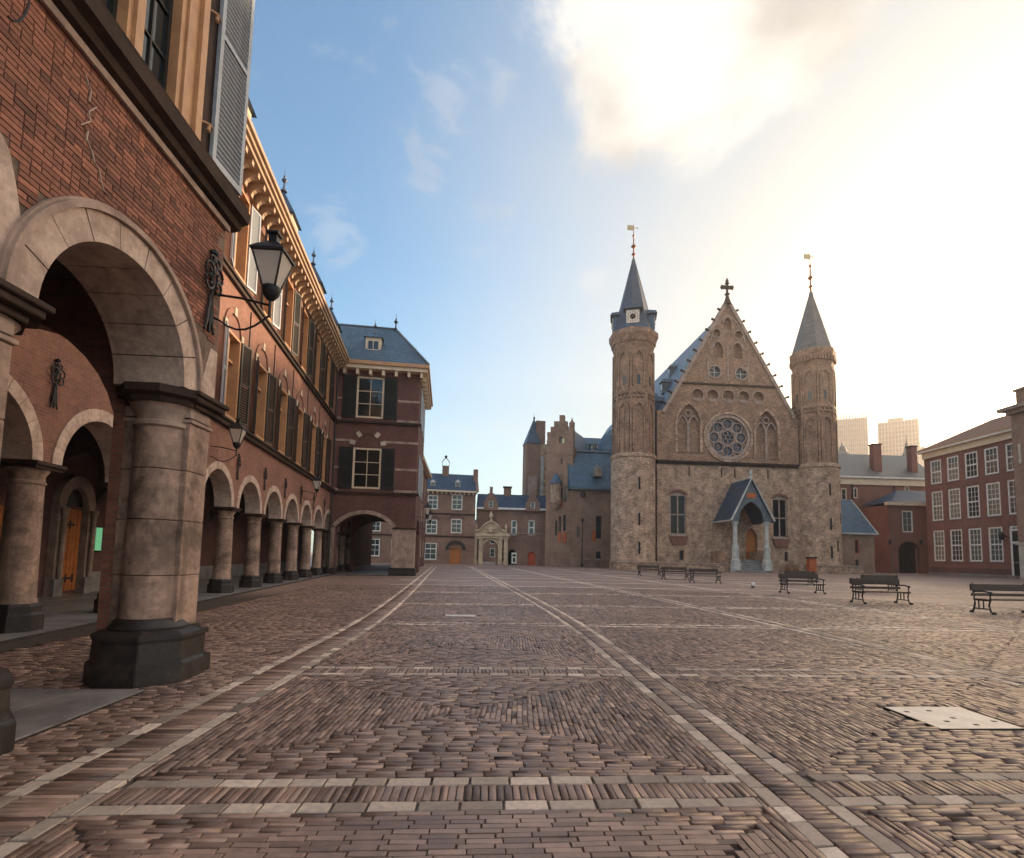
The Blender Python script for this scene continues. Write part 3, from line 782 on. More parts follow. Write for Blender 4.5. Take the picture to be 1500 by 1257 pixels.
for i, (xc, zc, L) in enumerate(bl):
    t = min(1, max(0, random.gauss(.5, .27)))
    dy = random.gauss(0, .0016)
    if i < 299:
        key = (L, random.randrange(8))
        if key not in protos:
            vs, fs = wall_brick(L); me = bpy.data.meshes.new('brick'); me.from_pydata(vs, [], fs); tint_attr(me, np.full(len(vs), t)); me.materials.append(M['brick_face']); protos[key] = me
        o = bpy.data.objects.new('brick', protos[key]); COL.objects.link(o); o.parent = nw; o.location = (xc, dy, zc); o.rotation_euler = (random.gauss(0, .01), random.gauss(0, .012), random.gauss(0, .01))
    else:
        vs, fs = wall_brick(L); jb.add([(a+xc, b_+dy, c+zc) for a, b_, c in vs], fs); jt += [t]*len(vs)
if jb.v:
    o = jb.build('bricks', 'brick_face', nw); tint_attr(o.data, jt); o['kind'] = 'stuff'
MB().prism([(XL, 6.14), (XR-.01, 6.14), (XR-.01, 6.2), (XL, 6.2)], -.012, -.001).build('brick_course', 'brick_near', nw)
# upper wall brick skin between the openings
facade('upper_wall', 'brick_near', nw, rect(-8.9, XR, 6.62, ZT-.01), [rect(*w) for w in (win, win2, win3)], .02, -.021)
# spandrel stones
MB().prism([(.73, SP), (XR, SP), (XR, 4.35), (.95, 4.35)], -.014, -.002).build('quoin', 'sandstone_pale', nw)
zz = [(-2.45-.74, SP+.02), (-2.45+.72, SP+.02), (-1.98, 4.5), (-2.06, 4.72), (-2.45, 5.12), (-2.9, 4.62), (-3.0, 4.3)]
MB().prism(zz, -.012, -.002).build('spandrel_stone', 'sandstone_pale', nw)
for c in (CXA, CX2):
    voussoirs(nw, c, SP, RA-.002, RA+.275, -.03, WTH+.01, 9, 'sandstone_pale', seg=5)
    q = MB()
    for ra, rb, ya in ((RA+.28, RA+.34, -.075), (RA+.34, RA+.365, -.045)):
        I = [(c+ra*cos(pi-pi*k/36), SP+ra*sin(pi-pi*k/36)) for k in range(37)]; O = [(c+rb*cos(pi-pi*k/36), SP+rb*sin(pi-pi*k/36)) for k in range(37)]
        q.ring(I, O, ya, -.003)
    q.build('arch_moulding', 'sandstone', nw)
# piers
def near_pier(xa, xb, both=False):
    """flat pilaster xa..xb of coursed blocks with half-columns on the jambs"""
    zs = (.62, 1.27, 1.96, 2.60, SP-.40)
    o = MB().box(xa+.02, xb-.02, .02, WTH-.02, .62, SP-.2).build('pier', 'dark_stone', nw)
    r = .335; sides = ((-1,) if not both else (-1, 1))
    for a, b_ in zip(zs, zs[1:]):
        MB().box(xa, xb, 0, WTH, a+.003, b_-.003).build('pier_block', 'pier_stone', o, bevel=.008)
        for side in sides:
            cxx = xa+.11 if side < 0 else xb-.11
            t0, t1 = (a-.62)/2.6, (b_-.62)/2.6; r0, r1 = r*(1-.09*t0), r*(1-.09*t1)
            MB().lathe(cxx, WTH*.46, [(r0-.01, a+.003), (r0, a+.012), (r1, b_-.012), (r1-.01, b_-.003)], 36).build('half_column', 'pier_stone', o, smooth=True)
    MB().box(xa, xb, 0, WTH, SP-.33, SP-.2).box(xa-.01, xb+.02, -.03, WTH+.02, SP-.40, SP-.355).build('pier_neck', 'sandstone', o, bevel=.006)
    for side in sides:
        cxx = xa+.11 if side < 0 else xb-.11
        MB().lathe(cxx, WTH*.46, [(r*1.25, .60), (r*1.27, .64), (r*1.16, .68), (r*1.12, .71), (r*1.0, .75)], 30).build('column_base', 'dark_stone', o, smooth=True)
        MB().lathe(cxx, WTH*.46, [(r*.9, SP-.5), (r*1.02, SP-.47), (r*1.02, SP-.43), (r*.9, SP-.4), (r*.9, SP-.32), (r*1.1, SP-.22), (r*1.15, SP-.2)], 36).build('column_neck', 'sandstone', o, smooth=True)
        MB().lathe(cxx, WTH*.46, [(r*1.85, 0), (r*1.85, .22), (r*1.72, .25), (r*1.68, .49), (r*1.74, .51), (r*1.74, .56), (r*1.5, .60), (r*1.3, .62)], 8, ph=pi/8).build('pedestal', 'dark_stone', o, bevel=.008)
        MB().lathe(cxx, WTH*.46, [(r*1.3, SP-.2), (r*1.35, SP-.13), (r*1.6, SP-.10), (r*1.6, SP-.003)], 8, ph=pi/8).build('capital', 'cornice_dark', o)
    MB().box(xa-.1, xb+.14, -.15, WTH+.1, 0, .22).box(xa-.04, xb+.10, -.11, WTH+.04, .22, .25).box(xa-.02, xb+.08, -.09, WTH+.03, .25, .49).box(xa-.05, xb+.11, -.12, WTH+.06, .49, .56).box(xa-.01, xb+.04, -.05, WTH+.02, .56, .62).build('plinth', 'dark_stone', o, bevel=.01)
    MB().box(xa, xb+.05, -.06, WTH+.02, SP-.2, SP-.13).box(xa-.1, xb+.12, -.13, WTH+.05, SP-.13, SP-.06).box(xa-.12, xb+.16, -.17, WTH+.06, SP-.06, SP-.004).build('impost', 'cornice_dark', o, bevel=.008)
near_pier(.62, XR-.03)
near_pier(CX2+RA+.23, CXA-RA-.14, True)
near_pier(-6.2, CX2-RA-.23, True)
# moulded string under the windows
MB().box(XL, XR+.02, -.06, -.024, 6.14, 6.22).build('string_fillet', 'sandstone', nw)
MB().prism([(0, 0)], 0, 0) if False else None
prof = [(0, 6.22), (-.12, 6.25), (-.15, 6.32), (-.24, 6.36), (-.26, 6.50), (-.21, 6.52), (-.23, 6.58), (-.02, 6.64)]
q = MB(); n = len(prof)
vs = [(XL, y, z) for y, z in prof]+[(XR+.16, y, z) for y, z in prof]
q.add(vs, [tuple(range(n)), tuple(range(2*n-1, n-1, -1))]+[(i, (i+1) % n, n+(i+1) % n, n+i) for i in range(n)])
q.build('window_cornice', 'cornice_dark', nw)
q = MB(); q.box(XR+.002, XR+.16, .004, GAP, 6.30, 6.60); q.build('cornice_return', 'cornice_dark', nw)
# big windows: tan oak frames with small lights
def near_window(w, curtain=True):
    x0, x1, z0, z1 = w
    J, mm = .42, .12
    f = MB().box(x0, x0+J, -.05, .3, z0, z1).box(x1-J, x1, -.05, .3, z0, z1).box((x0+x1)/2-mm, (x0+x1)/2+mm, -.05, .3, z0, z1).box(x0+J, (x0+x1)/2-mm, -.045, .3, z1-.2, z1).box((x0+x1)/2+mm, x1-J, -.045, .3, z1-.2, z1).box(x0+J, (x0+x1)/2-mm, -.02, .3, z0, z0+.06).box((x0+x1)/2+mm, x1-J, -.02, .3, z0, z0+.06).box(x1-.08, x1+.04, -.10, -.052, z0, z1).box((x0+x1)/2-.05, (x0+x1)/2+.05, -.09, -.052, z0, z1).box(x1-.33, x1-.27, -.08, -.052, z0, z1).build('window', 'tan_paint', nw)
    for (a, b_) in ((x0+J, (x0+x1)/2-mm), ((x0+x1)/2+mm, x1-J)):
        nn = 6
        s = MB(); s.box(a, a+.05, .06, .12, z0+.06, z1-.2).box(b_-.05, b_, .06, .12, z0+.06, z1-.2)
        s.box((a+b_)/2-.012, (a+b_)/2+.012, .07, .11, z0+.06, z1-.2)
        for k in range(nn+1):
            zz_ = z0+.06+(z1-.26-z0)*k/nn; s.box(a+.05, b_-.05, .071, .109, zz_-.014, zz_+.014)
        s.build('sash', 'shutter_dark', f)
        for k in range(nn):
            za, zb = z0+.06+(z1-.26-z0)*k/nn, z0+.06+(z1-.26-z0)*(k+1)/nn
            bx('pane', 'glass', f, a+.04, (a+b_)/2-.002, .092, .098, za, zb); bx('pane', 'glass', f, (a+b_)/2+.002, b_-.04, .094, .1, za, zb)
    return f
for w in (win, win2, win3): near_window(w)
shutter(nw, .46, -.10, 6.70, 10.38, .68, radians(-5), slats=46)
shutter(nw, -2.2, -.12, 6.74, 10.38, .92, radians(180+5), slats=46)
MB().box(.28, .50, -.06, -.022, 6.7, 10.4).build('reveal_board', 'cornice_dark', nw)
for zz_ in (7.05, 8.6, 10.1):
    q = MB(); q.tube([(.22, -.06, zz_), (.34, -.14, zz_+.04), (.42, -.10, zz_+.10), (.50, -.10, zz_+.06)], .014, 6).lathe(.34, -.12, [(.001, zz_-.07), (.03, zz_-.05), (.02, zz_), (.03, zz_+.04), (.001, zz_+.06)], 8); q.build('hinge', 'tan_paint', nw)
scroll_anchor(nw, .80, -.05, 4.52, 1.12)
# pale mortar repair running down the face like a crack
q = MB(); pts = [(-.98, 5.62), (-.90, 5.52), (-.94, 5.46), (-.80, 5.38), (-.92, 5.34), (-.86, 5.26), (-1.0, 5.27), (-.92, 5.18), (-.90, 5.08), (-.84, 5.02), (-.82, 4.92), (-.76, 4.86)]
pts = [N(*p_) for p_ in ((123, 110), (127, 125), (131, 133), (128, 148), (139, 157), (127, 163), (130, 178), (115, 182), (126, 192), (124, 205), (132, 222), (136, 238), (143, 250), (146, 268), (150, 280), (163, 295))]
for a, b_ in zip(pts, pts[1:]):
    w = .005; q.prism([(a[0]-w, a[1]+w*.6), (a[0]+w, a[1]+w*.6), (b_[0]+w, b_[1]-w*.6), (b_[0]-w, b_[1]-w*.6)], -.022, -.005)
q.build('mortar_repair', 'sandstone_pale', nw)
# bracket of a second lantern, just inside the top left corner, and small brackets on the shutter
q = MB(); bp = [N(a_, b__, -.1) for a_, b__ in ((12, 24), (19, 31), (28, 31), (36, 22), (42, 8), (44, -12))]; q.tube([(a_, -.1, b__) for a_, b__ in bp], .009, 6); q.build('iron_bracket', 'iron', nw)
lw = N.w(.95, -.76, 5.06)
lantern(lw, pi/2-N.az, 'large black lantern on a scrolled iron bracket at the corner of the near brick wing', 1.03, arm=.76)

# blue stone slabs under the arch
def floor_slab(name, F_r, x0, x1, y0, y1, z=.03, nx=6, ny=3):
    e = bx(name, 'dark_stone', None, x0, x1, y0, y1, -.02, z-.012); e.location = F_r.o; e.rotation_euler = (0, 0, pi/2-F_r.az); struct(e)
    for i in range(nx):
        for j in range(ny):
            a, b_ = x0+(x1-x0)*i/nx, x0+(x1-x0)*(i+1)/nx; c, d = y0+(y1-y0)*j/ny, y0+(y1-y0)*(j+1)/ny
            bx('paving_slab', 'blue_stone', e, a+.004, b_-.004, c+.004, d-.004, -.02, z+random.uniform(-.002, .002))
    return e
floor_slab('threshold_paving', N, -9, .02, -.08, 1.3, .03, 10, 2)

# ================================================================= LONG WING
Mn = Fr(-9.1, 9.5, -.18)
mw = Mn.empty('long_wing', 'long three storey brick wing with an arcade, tan window frames and golden bracketed cornice', 'building')
SPM, RM, PIT, C0 = 3.15, 1.22, 3.2, .2
kk = range(-6, 13)
u0, u1 = C0-6*PIT, C0+13*PIT
outl = [(u0-.5, SPM)]
for k in kk: outl += arc_pts(C0+(k+.5)*PIT, RM+.04, SPM, RM+.04, 14)
outl += [(u1+.5, SPM), (u1+.5, 15.3), (u0-.5, 15.3)]
holes = []; wins = []
for k in kk:
    c = C0+(k+.5)*PIT+.35
    if k == 8: continue
    holes += [rect(c-.62, c+.62, 6.25, 9.3), rect(c-.62, c+.62, 11.45, 14.7)]; wins.append((k, c))
facade('wall', 'brick_main', mw, outl, holes, .55)
for k in kk:
    cx = C0+(k+.5)*PIT
    if -1 <= k <= 9: voussoirs(mw, cx, SPM, RM-.002, RM+.26, -.03, .555, 11, 'sandstone_pale', sep=(k < 5), seg=3, gap=.004)
for k in range(-3, 13):
    column(mw, C0+k*PIT, .28, SPM, .285, .55)
for k in range(0, 9):
    scroll_anchor(mw, C0+k*PIT+ (.0 if k else .0), -.04, 4.25, .95)
for k, c in wins:
    if k < -1: 
        window(mw, c-.62, c+.62, 6.25, 9.3, .15, 'tan_paint', 'glass_far', 2, 4, .14); continue
    for (z0, z1) in ((6.25, 9.3), (11.45, 14.7)):
        near = k in (2, 3)
        f = window(mw, c-.54, c+.54, z0+.08, z1-.08, .38, 'tan_paint', 'glass_dark', 2, 4, .10, .05, (.5, .75), sep=False)
        MB().box(c-.64, c-.545, -.07, .46, z0-.0, z1+.0).box(c+.545, c+.64, -.07, .46, z0-.0, z1+.0).box(c-.544, c+.544, -.065, .46, z1-.078, z1+.02).box(c-.544, c+.544, -.12, .46, z0-.04, z0+.078).box(c-.05, c+.05, .1, .284, z0+.08, z1-.08).box(c-.54, c-.052, .12, .284, z0+(z1-z0)*.7, z0+(z1-z0)*.7+.09).box(c+.052, c+.54, .12, .284, z0+(z1-z0)*.7, z0+(z1-z0)*.7+.09).build('window_surround', 'tan_paint', f)
        pm = 'shutter_pale' if (k <= 2) else 'shutter_dark'  # lit and shaded leaves painted pale and dark by bay and storey
        pm2 = 'shutter_pale' if (k <= 1 or (z0 > 10 and k <= 3)) else 'shutter_dark'
        if k >= 2 or z0 > 10:
            shutter(mw, c-.66, -.10, z0+.02, z1-.02, .62, radians(180+14), pm, 30, sep=(k in (2, 3)))
            shutter(mw, c+.66, -.10, z0+.02, z1-.02, .62, radians(-14), pm2, 30, sep=(k in (2, 3)))
    # brick relieving arch with pale stones
    q = MB(); I = [(c+.66*cos(pi-pi*j/14), 9.42+.62*sin(pi-pi*j/14)) for j in range(15)]; O = [(c+.84*cos(pi-pi*j/14), 9.42+.80*sin(pi-pi*j/14)) for j in range(15)]
    q.ring(I, O, -.05, -.002); q.build('relieving_arch', 'brick_main', mw)
    for a in (0, .5, 1):
        t = pi-pi*a; x, z = c+.78*cos(t), 9.42+.74*sin(t); bx('key_stone', 'white_stone', mw, x-.11, x+.11, -.075, -.053, z-.16, z+.14)
for z0, z1, y in ((5.92, 6.08, -.16), (6.08, 6.16, -.24), (11.05, 11.2, -.14), (11.2, 11.3, -.22)):
    bx('string_course', 'cornice_dark', mw, u0-.4, u1+.4, y, -.002, z0, z1)
# iron tie rods between first-floor windows (thin dark bars)
q = MB()
for k in range(1, 9): q.box(C0+k*PIT+.33, C0+k*PIT+.36, -.04, -.01, 9.4, 10.9)
q.build('tie_rods', 'iron', mw)
# bracketed cornice
bx('frieze', 'tan_paint', mw, u0-.4, 28.2, -.10, -.002, 15.0, 15.3)
MB().box(u0-.4, 28.25, -.72, .55, 15.302, 15.46).box(u0-.4, 28.25, -.82, .5, 15.462, 15.62).build('cornice', 'ochre_paint', mw)
MB().box(u0-.4, 28.25, -.92, .45, 15.622, 15.80).build('gutter', 'ochre_paint', mw)
pr = None
k = 0; u = 1.2
while u < 28:
    if pr is None:
        q = MB(); pts = [(-.12, 14.85), (-.20, 14.8), (-.24, 14.95), (-.34, 15.05), (-.5, 15.1), (-.62, 15.12), (-.64, 15.298), (-.12, 15.298)]
        n = len(pts); q.add([(-.09, y, z) for y, z in pts]+[(.09, y, z) for y, z in pts], [tuple(range(n)), tuple(range(2*n-1, n-1, -1))]+[(i, (i+1) % n, n+(i+1) % n, n+i) for i in range(n)])
        pr = q.build('bracket', 'ochre_paint', mw); pr.location = (u, 0, 0)
    else:
        c = pr.copy(); COL.objects.link(c); c.location = (u, 0, 0)
    u += .64
MB().roof(u0-.4, 28.5, -.75, 9.5, 15.81, 19.8, u0+3, 28.0, 4.4).build('roof', 'slate', mw)
bx('rear_wall', 'brick_main', mw, u0-.4, 28.2, 9.0, 9.3, 0, 15.3)
for u in (8.0, 14.9, 21.4, 27.3):
    dormer(mw, u, -.1, 15.95, 1.2, 1.9, 2.6, 'cream_paint', 'slate', cap=1.5)
# arcade interior: back wall, ceiling, floor
AY = 4.5
dholes = []
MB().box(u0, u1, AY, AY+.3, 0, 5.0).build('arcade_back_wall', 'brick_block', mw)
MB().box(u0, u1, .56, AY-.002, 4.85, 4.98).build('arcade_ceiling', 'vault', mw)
for k in range(-2, 12):    # cross ribs of the vaults
    cx = C0+k*PIT
    q = MB(); q.xf = Matrix.Translation((cx+.15, 0, 0)) @ Matrix.Rotation(pi/2, 4, 'Z')
    pts = [(.55, SPM)]+arc_pts((.55+AY)/2, (AY-.55)/2-.06, SPM, 1.35, 12)+[(AY, SPM), (AY, 4.84), (.55, 4.84)]
    q.prism(pts, 0, .3); q.build('vault_rib', 'vault', mw)
# plinth of the back wall
bx('wall_plinth', 'blue_stone', mw, 9.4, u1, AY-.04, AY-.002, 0, .75)
floor_slab('arcade_floor', Mn, u0+14, u1, -.35, AY, .05, 16, 3)
# oak door in a stone surround
dr = bx('door', 'wood_door', mw, 7.95, 8.85, AY-.06, AY-.004, .18, 2.85)
for i in range(5): bx('plank', 'wood_door', dr, 7.96+.18*i, 7.96+.18*i+.165, AY-.085+.004*(i % 2), AY-.062, .2, 2.83)
MB().box(7.97, 8.55, AY-.10, AY-.086, .55, .62).box(7.97, 8.55, AY-.10, AY-.086, 2.3, 2.37).box(8.3, 8.36, AY-.102, AY-.09, .45, .72).box(8.3, 8.36, AY-.102, AY-.09, 2.2, 2.47).box(8.6, 8.7, AY-.1, AY-.086, .45, .72).build('door_hinge', 'iron', dr)
sur = MB().box(7.55, 7.85, AY-.22, AY-.002, .05, 2.95).box(9.0, 9.3, AY-.22, AY-.002, .05, 2.95).build('door_surround', 'sandstone', mw)
for x in (7.5, 8.95): bx('surround_base', 'blue_stone', sur, x, x+.4, AY-.3, AY-.222, .05, .6)
I = [(8.43+.55*cos(pi-pi*j/14), 2.96+.55*sin(pi-pi*j/14)*1.1) for j in range(15)]; O = [(8.43+.9*cos(pi-pi*j/14), 2.96+.9*sin(pi-pi*j/14)*1.1) for j in range(15)]
MB().ring(I, O, AY-.22, AY-.003).build('surround_arch', 'sandstone', sur)
bx('fanlight', 'glass', sur, 7.9, 8.95, AY-.03, AY-.003, 2.96, 3.5)
for x in (7.7, 9.15): MB().lathe(x, AY-.3, [(.07, .6), (.07, 2.6), (.11, 2.7), (.13, 2.85)], 10).build('colonnette', 'sandstone', sur, smooth=True)
nb = MB().box(9.62, 10.05, AY-.1, AY-.003, 1.45, 2.35).build('notice_board', 'iron', mw)
bx('notice', 'notice', nb, 9.66, 10.01, AY-.112, AY-.101, 1.5, 2.31)
MB().box(11.9, 12.6, AY-.06, AY-.003, .85, 1.35).build('vent_grille', 'iron', mw)
for x in (11.95, 12.17, 12.39):
    pass
for k in (1, 4): 
    q = bx('arcade_window', 'cornice_dark', mw, C0+(k+2.5)*PIT-.35, C0+(k+2.5)*PIT+.35, AY-.04, AY-.002, 1.6, 2.9); bx('pane', 'glass', q, C0+(k+2.5)*PIT-.28, C0+(k+2.5)*PIT+.28, AY-.05, AY-.041, 1.68, 2.82)
bx('door', 'wood_door', mw, 4.8, 5.9, AY-.06, AY-.004, .06, 2.7)
for u, lab in ((7.35, 'black lantern on a bracket above the first column of the long arcade'), (19.6, 'small black lantern over the middle of the long arcade')):
    lantern(Mn.w(u, -.80, 4.95), pi/2-Mn.az, lab, 1.05, arm=.75)
# drain pipe in the corner
MB().lathe(27.75, -.12, [(.06, .1), (.06, 15)], 8).build('drain_pipe', 'iron', mw)

# ================================================================= CORNER PAVILION
Bk = Fr(*Mn.w(28.3, 0).xy, 1.42)
bk = Bk.empty('corner_pavilion', 'dark brick pavilion with an arched passage, black shutters and a blue slate roof', 'building')
BW, BD, BH = 6.02, 9.0, 15.2
arch = [(.38, 0), (.38, 3.45)] + arc_pts(2.42, 2.04, 3.45, 1.0, 20)[1:-1] + [(4.46, 3.45), (4.46, 0)]
w1 = (1.38, 3.40, 6.32, 9.35); w2 = (1.42, 3.40, 11.62, 14.75)
outl = [(0, 0)] + arch + [(BW, 0), (BW, BH), (0, BH)]
facade('wall', 'brick_block', bk, outl, [rect(*w1), rect(*w2)], .9)
facade('back_wall', 'brick_block', bk, outl, [], .6, BD-.6)
# side wall (towards the court)
q = MB(); q.xf = Matrix.Translation((BW, 0, 0)) @ Matrix.Rotation(pi/2, 4, 'Z')
sh = [rect(y-.55, y+.55, z0, z1) for y in (2.6, 6.2) for z0, z1 in ((6.3, 9.3), (11.6, 14.6))]
q.prism([(.902, 0), (1.6, 0), (1.6, 3.3)]+arc_pts(4.2, 2.4, 3.3, 1.1, 12)[1:-1]+[(6.8, 3.3), (6.8, 0), (BD-.602, 0), (BD-.602, BH), (.902, BH)], 0, .5, sh); q.build('side_wall', 'brick_block', bk)
for y in (2.6, 6.2):
    for z0, z1 in ((6.3, 9.3), (11.6, 14.6)):
        q = MB(); q.xf = Matrix.Translation((BW, 0, 0)) @ Matrix.Rotation(pi/2, 4, 'Z')
        q.box(y-.55, y+.55, -.05+.1, .12, z0, z1); f = q.build('side_window', 'cream_paint', bk)
        q = MB(); q.xf = Matrix.Translation((BW, 0, 0)) @ Matrix.Rotation(pi/2, 4, 'Z'); q.box(y-.42, y+.42, .03, .048, z0+.12, z1-.12); q.build('pane', 'glass', f)
        for s in (-1, 1):
            q = MB(); q.xf = Matrix.Translation((BW, 0, 0)) @ Matrix.Rotation(pi/2, 4, 'Z'); a = y+s*.6; q.box(min(a, a+s*.6), max(a, a+s*.6), -.1, -.04, z0, z1); q.build('shutter', 'shutter_pale', bk)
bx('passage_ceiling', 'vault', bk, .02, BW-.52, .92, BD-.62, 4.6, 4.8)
# pale arch ring, broken into stones
R_a = (2.04**2+1)/2; cz = 3.45+1-R_a; am = math.asin(2.04/R_a)
for i in range(9):
    a0, a1 = -am+2*am*i/9+.004, -am+2*am*(i+1)/9-.004
    I = [(2.42+R_a*sin(a0+(a1-a0)*j/3), cz+R_a*cos(a0+(a1-a0)*j/3)) for j in range(4)]; O = [(2.42+(R_a+.28)*sin(a0+(a1-a0)*j/3), cz+(R_a+.28)*cos(a0+(a1-a0)*j/3)) for j in range(4)]
    MB().ring(I, O, -.05-.004*(i % 2), -.002).build('voussoir', 'sandstone', bk)
pr_ = MB().box(4.40, BW+.04, -.05, 1.0, .55, 3.4).build('corner_pier', 'sandstone', bk, bevel=.02)
MB().box(4.25, BW+.18, -.2, 1.1, 0, .42).box(4.32, BW+.10, -.12, 1.05, .42, .55).build('pier_base', 'dark_stone', pr_, bevel=.015)
MB().box(4.38, BW+.08, -.09, 1.02, 3.4, 3.5).build('impost', 'cornice_dark', pr_)
pl_ = MB().box(-.05, .34, -.06, .9, .5, 3.4).build('responding_pier', 'pier_stone', bk)
MB().box(-.08, .42, -.12, .92, 0, .5).build('pier_base', 'dark_stone', pl_)
for w in (w1, w2):
    window(bk, *w, .08, 'cream_paint', 'glass_dark' if w is w1 else 'glass', 2, 3, .13, .045, None, sep=True)
    for s, hx in ((-1, w[0]-.02), (1, w[1]+.02)):
        a = (hx-.95, hx) if s < 0 else (hx, hx+.95)
        f = MB().box(a[0], a[1], -.085, -.03, w[2]-.02, w[3]+.02).build('shutter', 'shutter_dark', bk)
        for zc in (.27, .73):
            h = (w[3]-w[2])
            bx('shutter_panel', 'black_board', f, a[0]+.1, a[1]-.1, -.092, -.086, w[2]+h*(zc-.2), w[2]+h*(zc+.2))
for z in (6.12, 7.75, 9.78, 11.42, 12.95):
    for a, b_ in ((-.01, .40), (4.42, BW+.03)):
        if z in (9.78,) : a2, b2 = (.0, 1.3) if a < 1 else (3.5, BW+.03)
        else: a2, b2 = a, b_
        bx('stone_band', 'sandstone', bk, a2, b2, -.022, -.002, z, z+.18)
for z0 in (5.9, 11.2): bx('string_course', 'cornice_dark', bk, -.02, BW+.2, -.16, -.002, z0, z0+.16)
# relieving arch with stones over the first-floor window
I = [(2.4+.98*cos(pi-pi*j/14), 9.55+.85*sin(pi-pi*j/14)) for j in range(15)]; O = [(2.4+1.18*cos(pi-pi*j/14), 9.55+1.05*sin(pi-pi*j/14)) for j in range(15)]
MB().ring(I, O, -.05, -.003).build('relieving_arch', 'brick_block', bk)
for t in (.06, .30, .70, .94):
    a = pi-pi*t; x, z = 2.4+1.12*cos(a), 9.55+1.0*sin(a)
    q = MB(); q.xf = Matrix.Translation((x, 0, z)) @ Matrix.Rotation(-(a-pi/2), 4, 'Y'); q.box(-.16, .16, -.075, -.052, -.2, .2); q.build('arch_stone', 'white_stone', bk)
# cornice
MB().box(-.02, BW+.55, -.62, BD+.4, BH, BH+.28).build('cornice', 'cream_paint', bk)
MB().box(-.02, BW+.68, -.76, BD+.5, BH+.282, BH+.55).build('gutter', 'tan_paint', bk)
for i in range(7):
    x = .55+i*.93
    bx('bracket', 'cream_paint', bk, x-.1, x+.1, -.5, -.024, BH-.4, BH-.004)
for i in range(8):
    y = .4+i*1.1
    bx('bracket', 'cream_paint', bk, BW+.024, BW+.45, y-.1, y+.1, BH-.4, BH-.004)
q = MB(); rz = BH+.56
q.add([(-2.5, -.7, rz), (BW+.62, -.7, rz), (BW+.62, BD+.4, rz), (-2.5, BD+.4, rz), (-2.5, 2.0, rz+3.7), (BW-2.2, 2.0, rz+3.7), (BW-2.2, BD-2.4, rz+3.7), (-2.5, BD-2.4, rz+3.7)],
      [(0, 1, 5, 4), (1, 2, 6, 5), (2, 3, 7, 6), (3, 0, 4, 7), (4, 5, 6, 7), (3, 2, 1, 0)])
q.build('roof', 'slate_blue', bk)
MB().tube([(BW+.62, -.7, rz+.05), (BW-2.2, 2.0, rz+3.75)], .09, 6).tube([(-2.5, 2.0, rz+3.74), (BW-2.2, 2.0, rz+3.74)], .08, 6).build('ridge_cap', 'lead', bk)
dormer(bk, 2.42, .2, rz+.25, 1.15, 1.9, 2.2, 'cream_paint', 'slate_blue', cap=.6)
dormer(bk, 5.3, 4.4, rz+.6, 1.2, 1.2, 1.6, 'cream_paint', 'slate_blue', cap=.7)
finial(bk, BW-2.2, 2.0, rz+3.65, 1.15, 'iron')
finial(bk, 2.42, .8, rz+2.7, .9, 'iron')
for i, (y, lab) in enumerate(((1.1, 'small black lantern on the court side of the pavilion, nearest its front corner'), (7.9, 'small black lantern on the court side of the pavilion, farther from its front'))):
    lantern(Bk.w(BW+.85, y, 4.4), pi/2-Bk.az+pi/2, lab, 1.2, arm=.8)
floor_slab('passage_floor', Bk, .4, 4.4, -.2, BD, .03, 4, 8)

# court-side range continuing behind the pavilion
Rg = Fr(*Bk.w(4.6, BD+.1).xy, -.12)
rg = Rg.empty('rear_range', 'narrow sliver of lower brick range seen edge on behind the pavilion corner', 'building')
hl = [rect(x, x+1.2, z, z+2.4) for x in (2, 6, 10, 14, 18, 22) for z in (1.2, 5.6, 9.4)]
facade('wall', 'brick_block', rg, rect(0, 26, 0, 12.4), hl, .4)
for h in hl: window(rg, h[0][0], h[1][0], h[0][1], h[2][1], .12, 'cream_paint', 'glass_far', 2, 3, .12)
MB().box(-.2, 26.3, -.6, .4, 12.4, 12.8).build('cornice', 'cream_paint', rg)
MB().roof(-.2, 26.3, -.6, 8, 12.81, 16, 1, 26, 3.6).build('roof', 'slate', rg)
bx('rear_wall', 'brick_block', rg, 0, 26, 7.3, 7.6, 0, 12.4)

# ================================================================= FAR LEFT HOUSE
def pxrects(F, L, dy=0):
    return [F.r(*q, dy) for q in L]
FL = Fr(-12.5, 92, 1.38)
fl = FL.empty('far_brick_house', 'three storey brick house with blue slate roof left of the pale stone gateway', 'building')
x0, zt = -16.0, 12.75
x1 = FL(697, 722)[0]
ws = pxrects(FL, [(627, 725, 641, 746), (662, 724, 677, 747), (624, 761, 640, 782), (661, 760, 676, 781), (622, 795, 639, 820)])
ds = FL.r(659, 803, 675, 828); ds = (ds[0], ds[1], 0, ds[3])
for xx in (-14.5, -11, -8.4):
    for a in ((9.4, 12), (5.4, 8), (1.1, 4.1)): ws.append((xx, xx+1.6, a[0], a[1]))
facade('wall', 'brick_far', fl, [(x0, 0), (ds[0], 0), (ds[0], ds[3]), (ds[1], ds[3]), (ds[1], 0), (x1, 0), (x1, zt), (x0, zt)], [rect(*w) for w in ws], .5)
for w in ws: window(fl, *w, .12, 'white_paint', 'glass_far', 2, 3, .16, .07, (0, .66), sill='sandstone')
bx('door', 'wood_door', fl, ds[0], ds[1], .2, .3, 0, ds[3])
for w in ws[:4]:
    I = [( (w[0]+w[1])/2+(w[1]-w[0])*.55*cos(pi-pi*j/10), w[3]+.05+.45*sin(pi-pi*j/10)) for j in range(11)]; O = [((w[0]+w[1])/2+(w[1]-w[0])*.72*cos(pi-pi*j/10), w[3]+.05+.7*sin(pi-pi*j/10)) for j in range(11)]
    MB().ring(I, O, -.1, -.003).build('relieving_arch', 'brick_block', fl)
cxd = (ds[0]+ds[1])/2
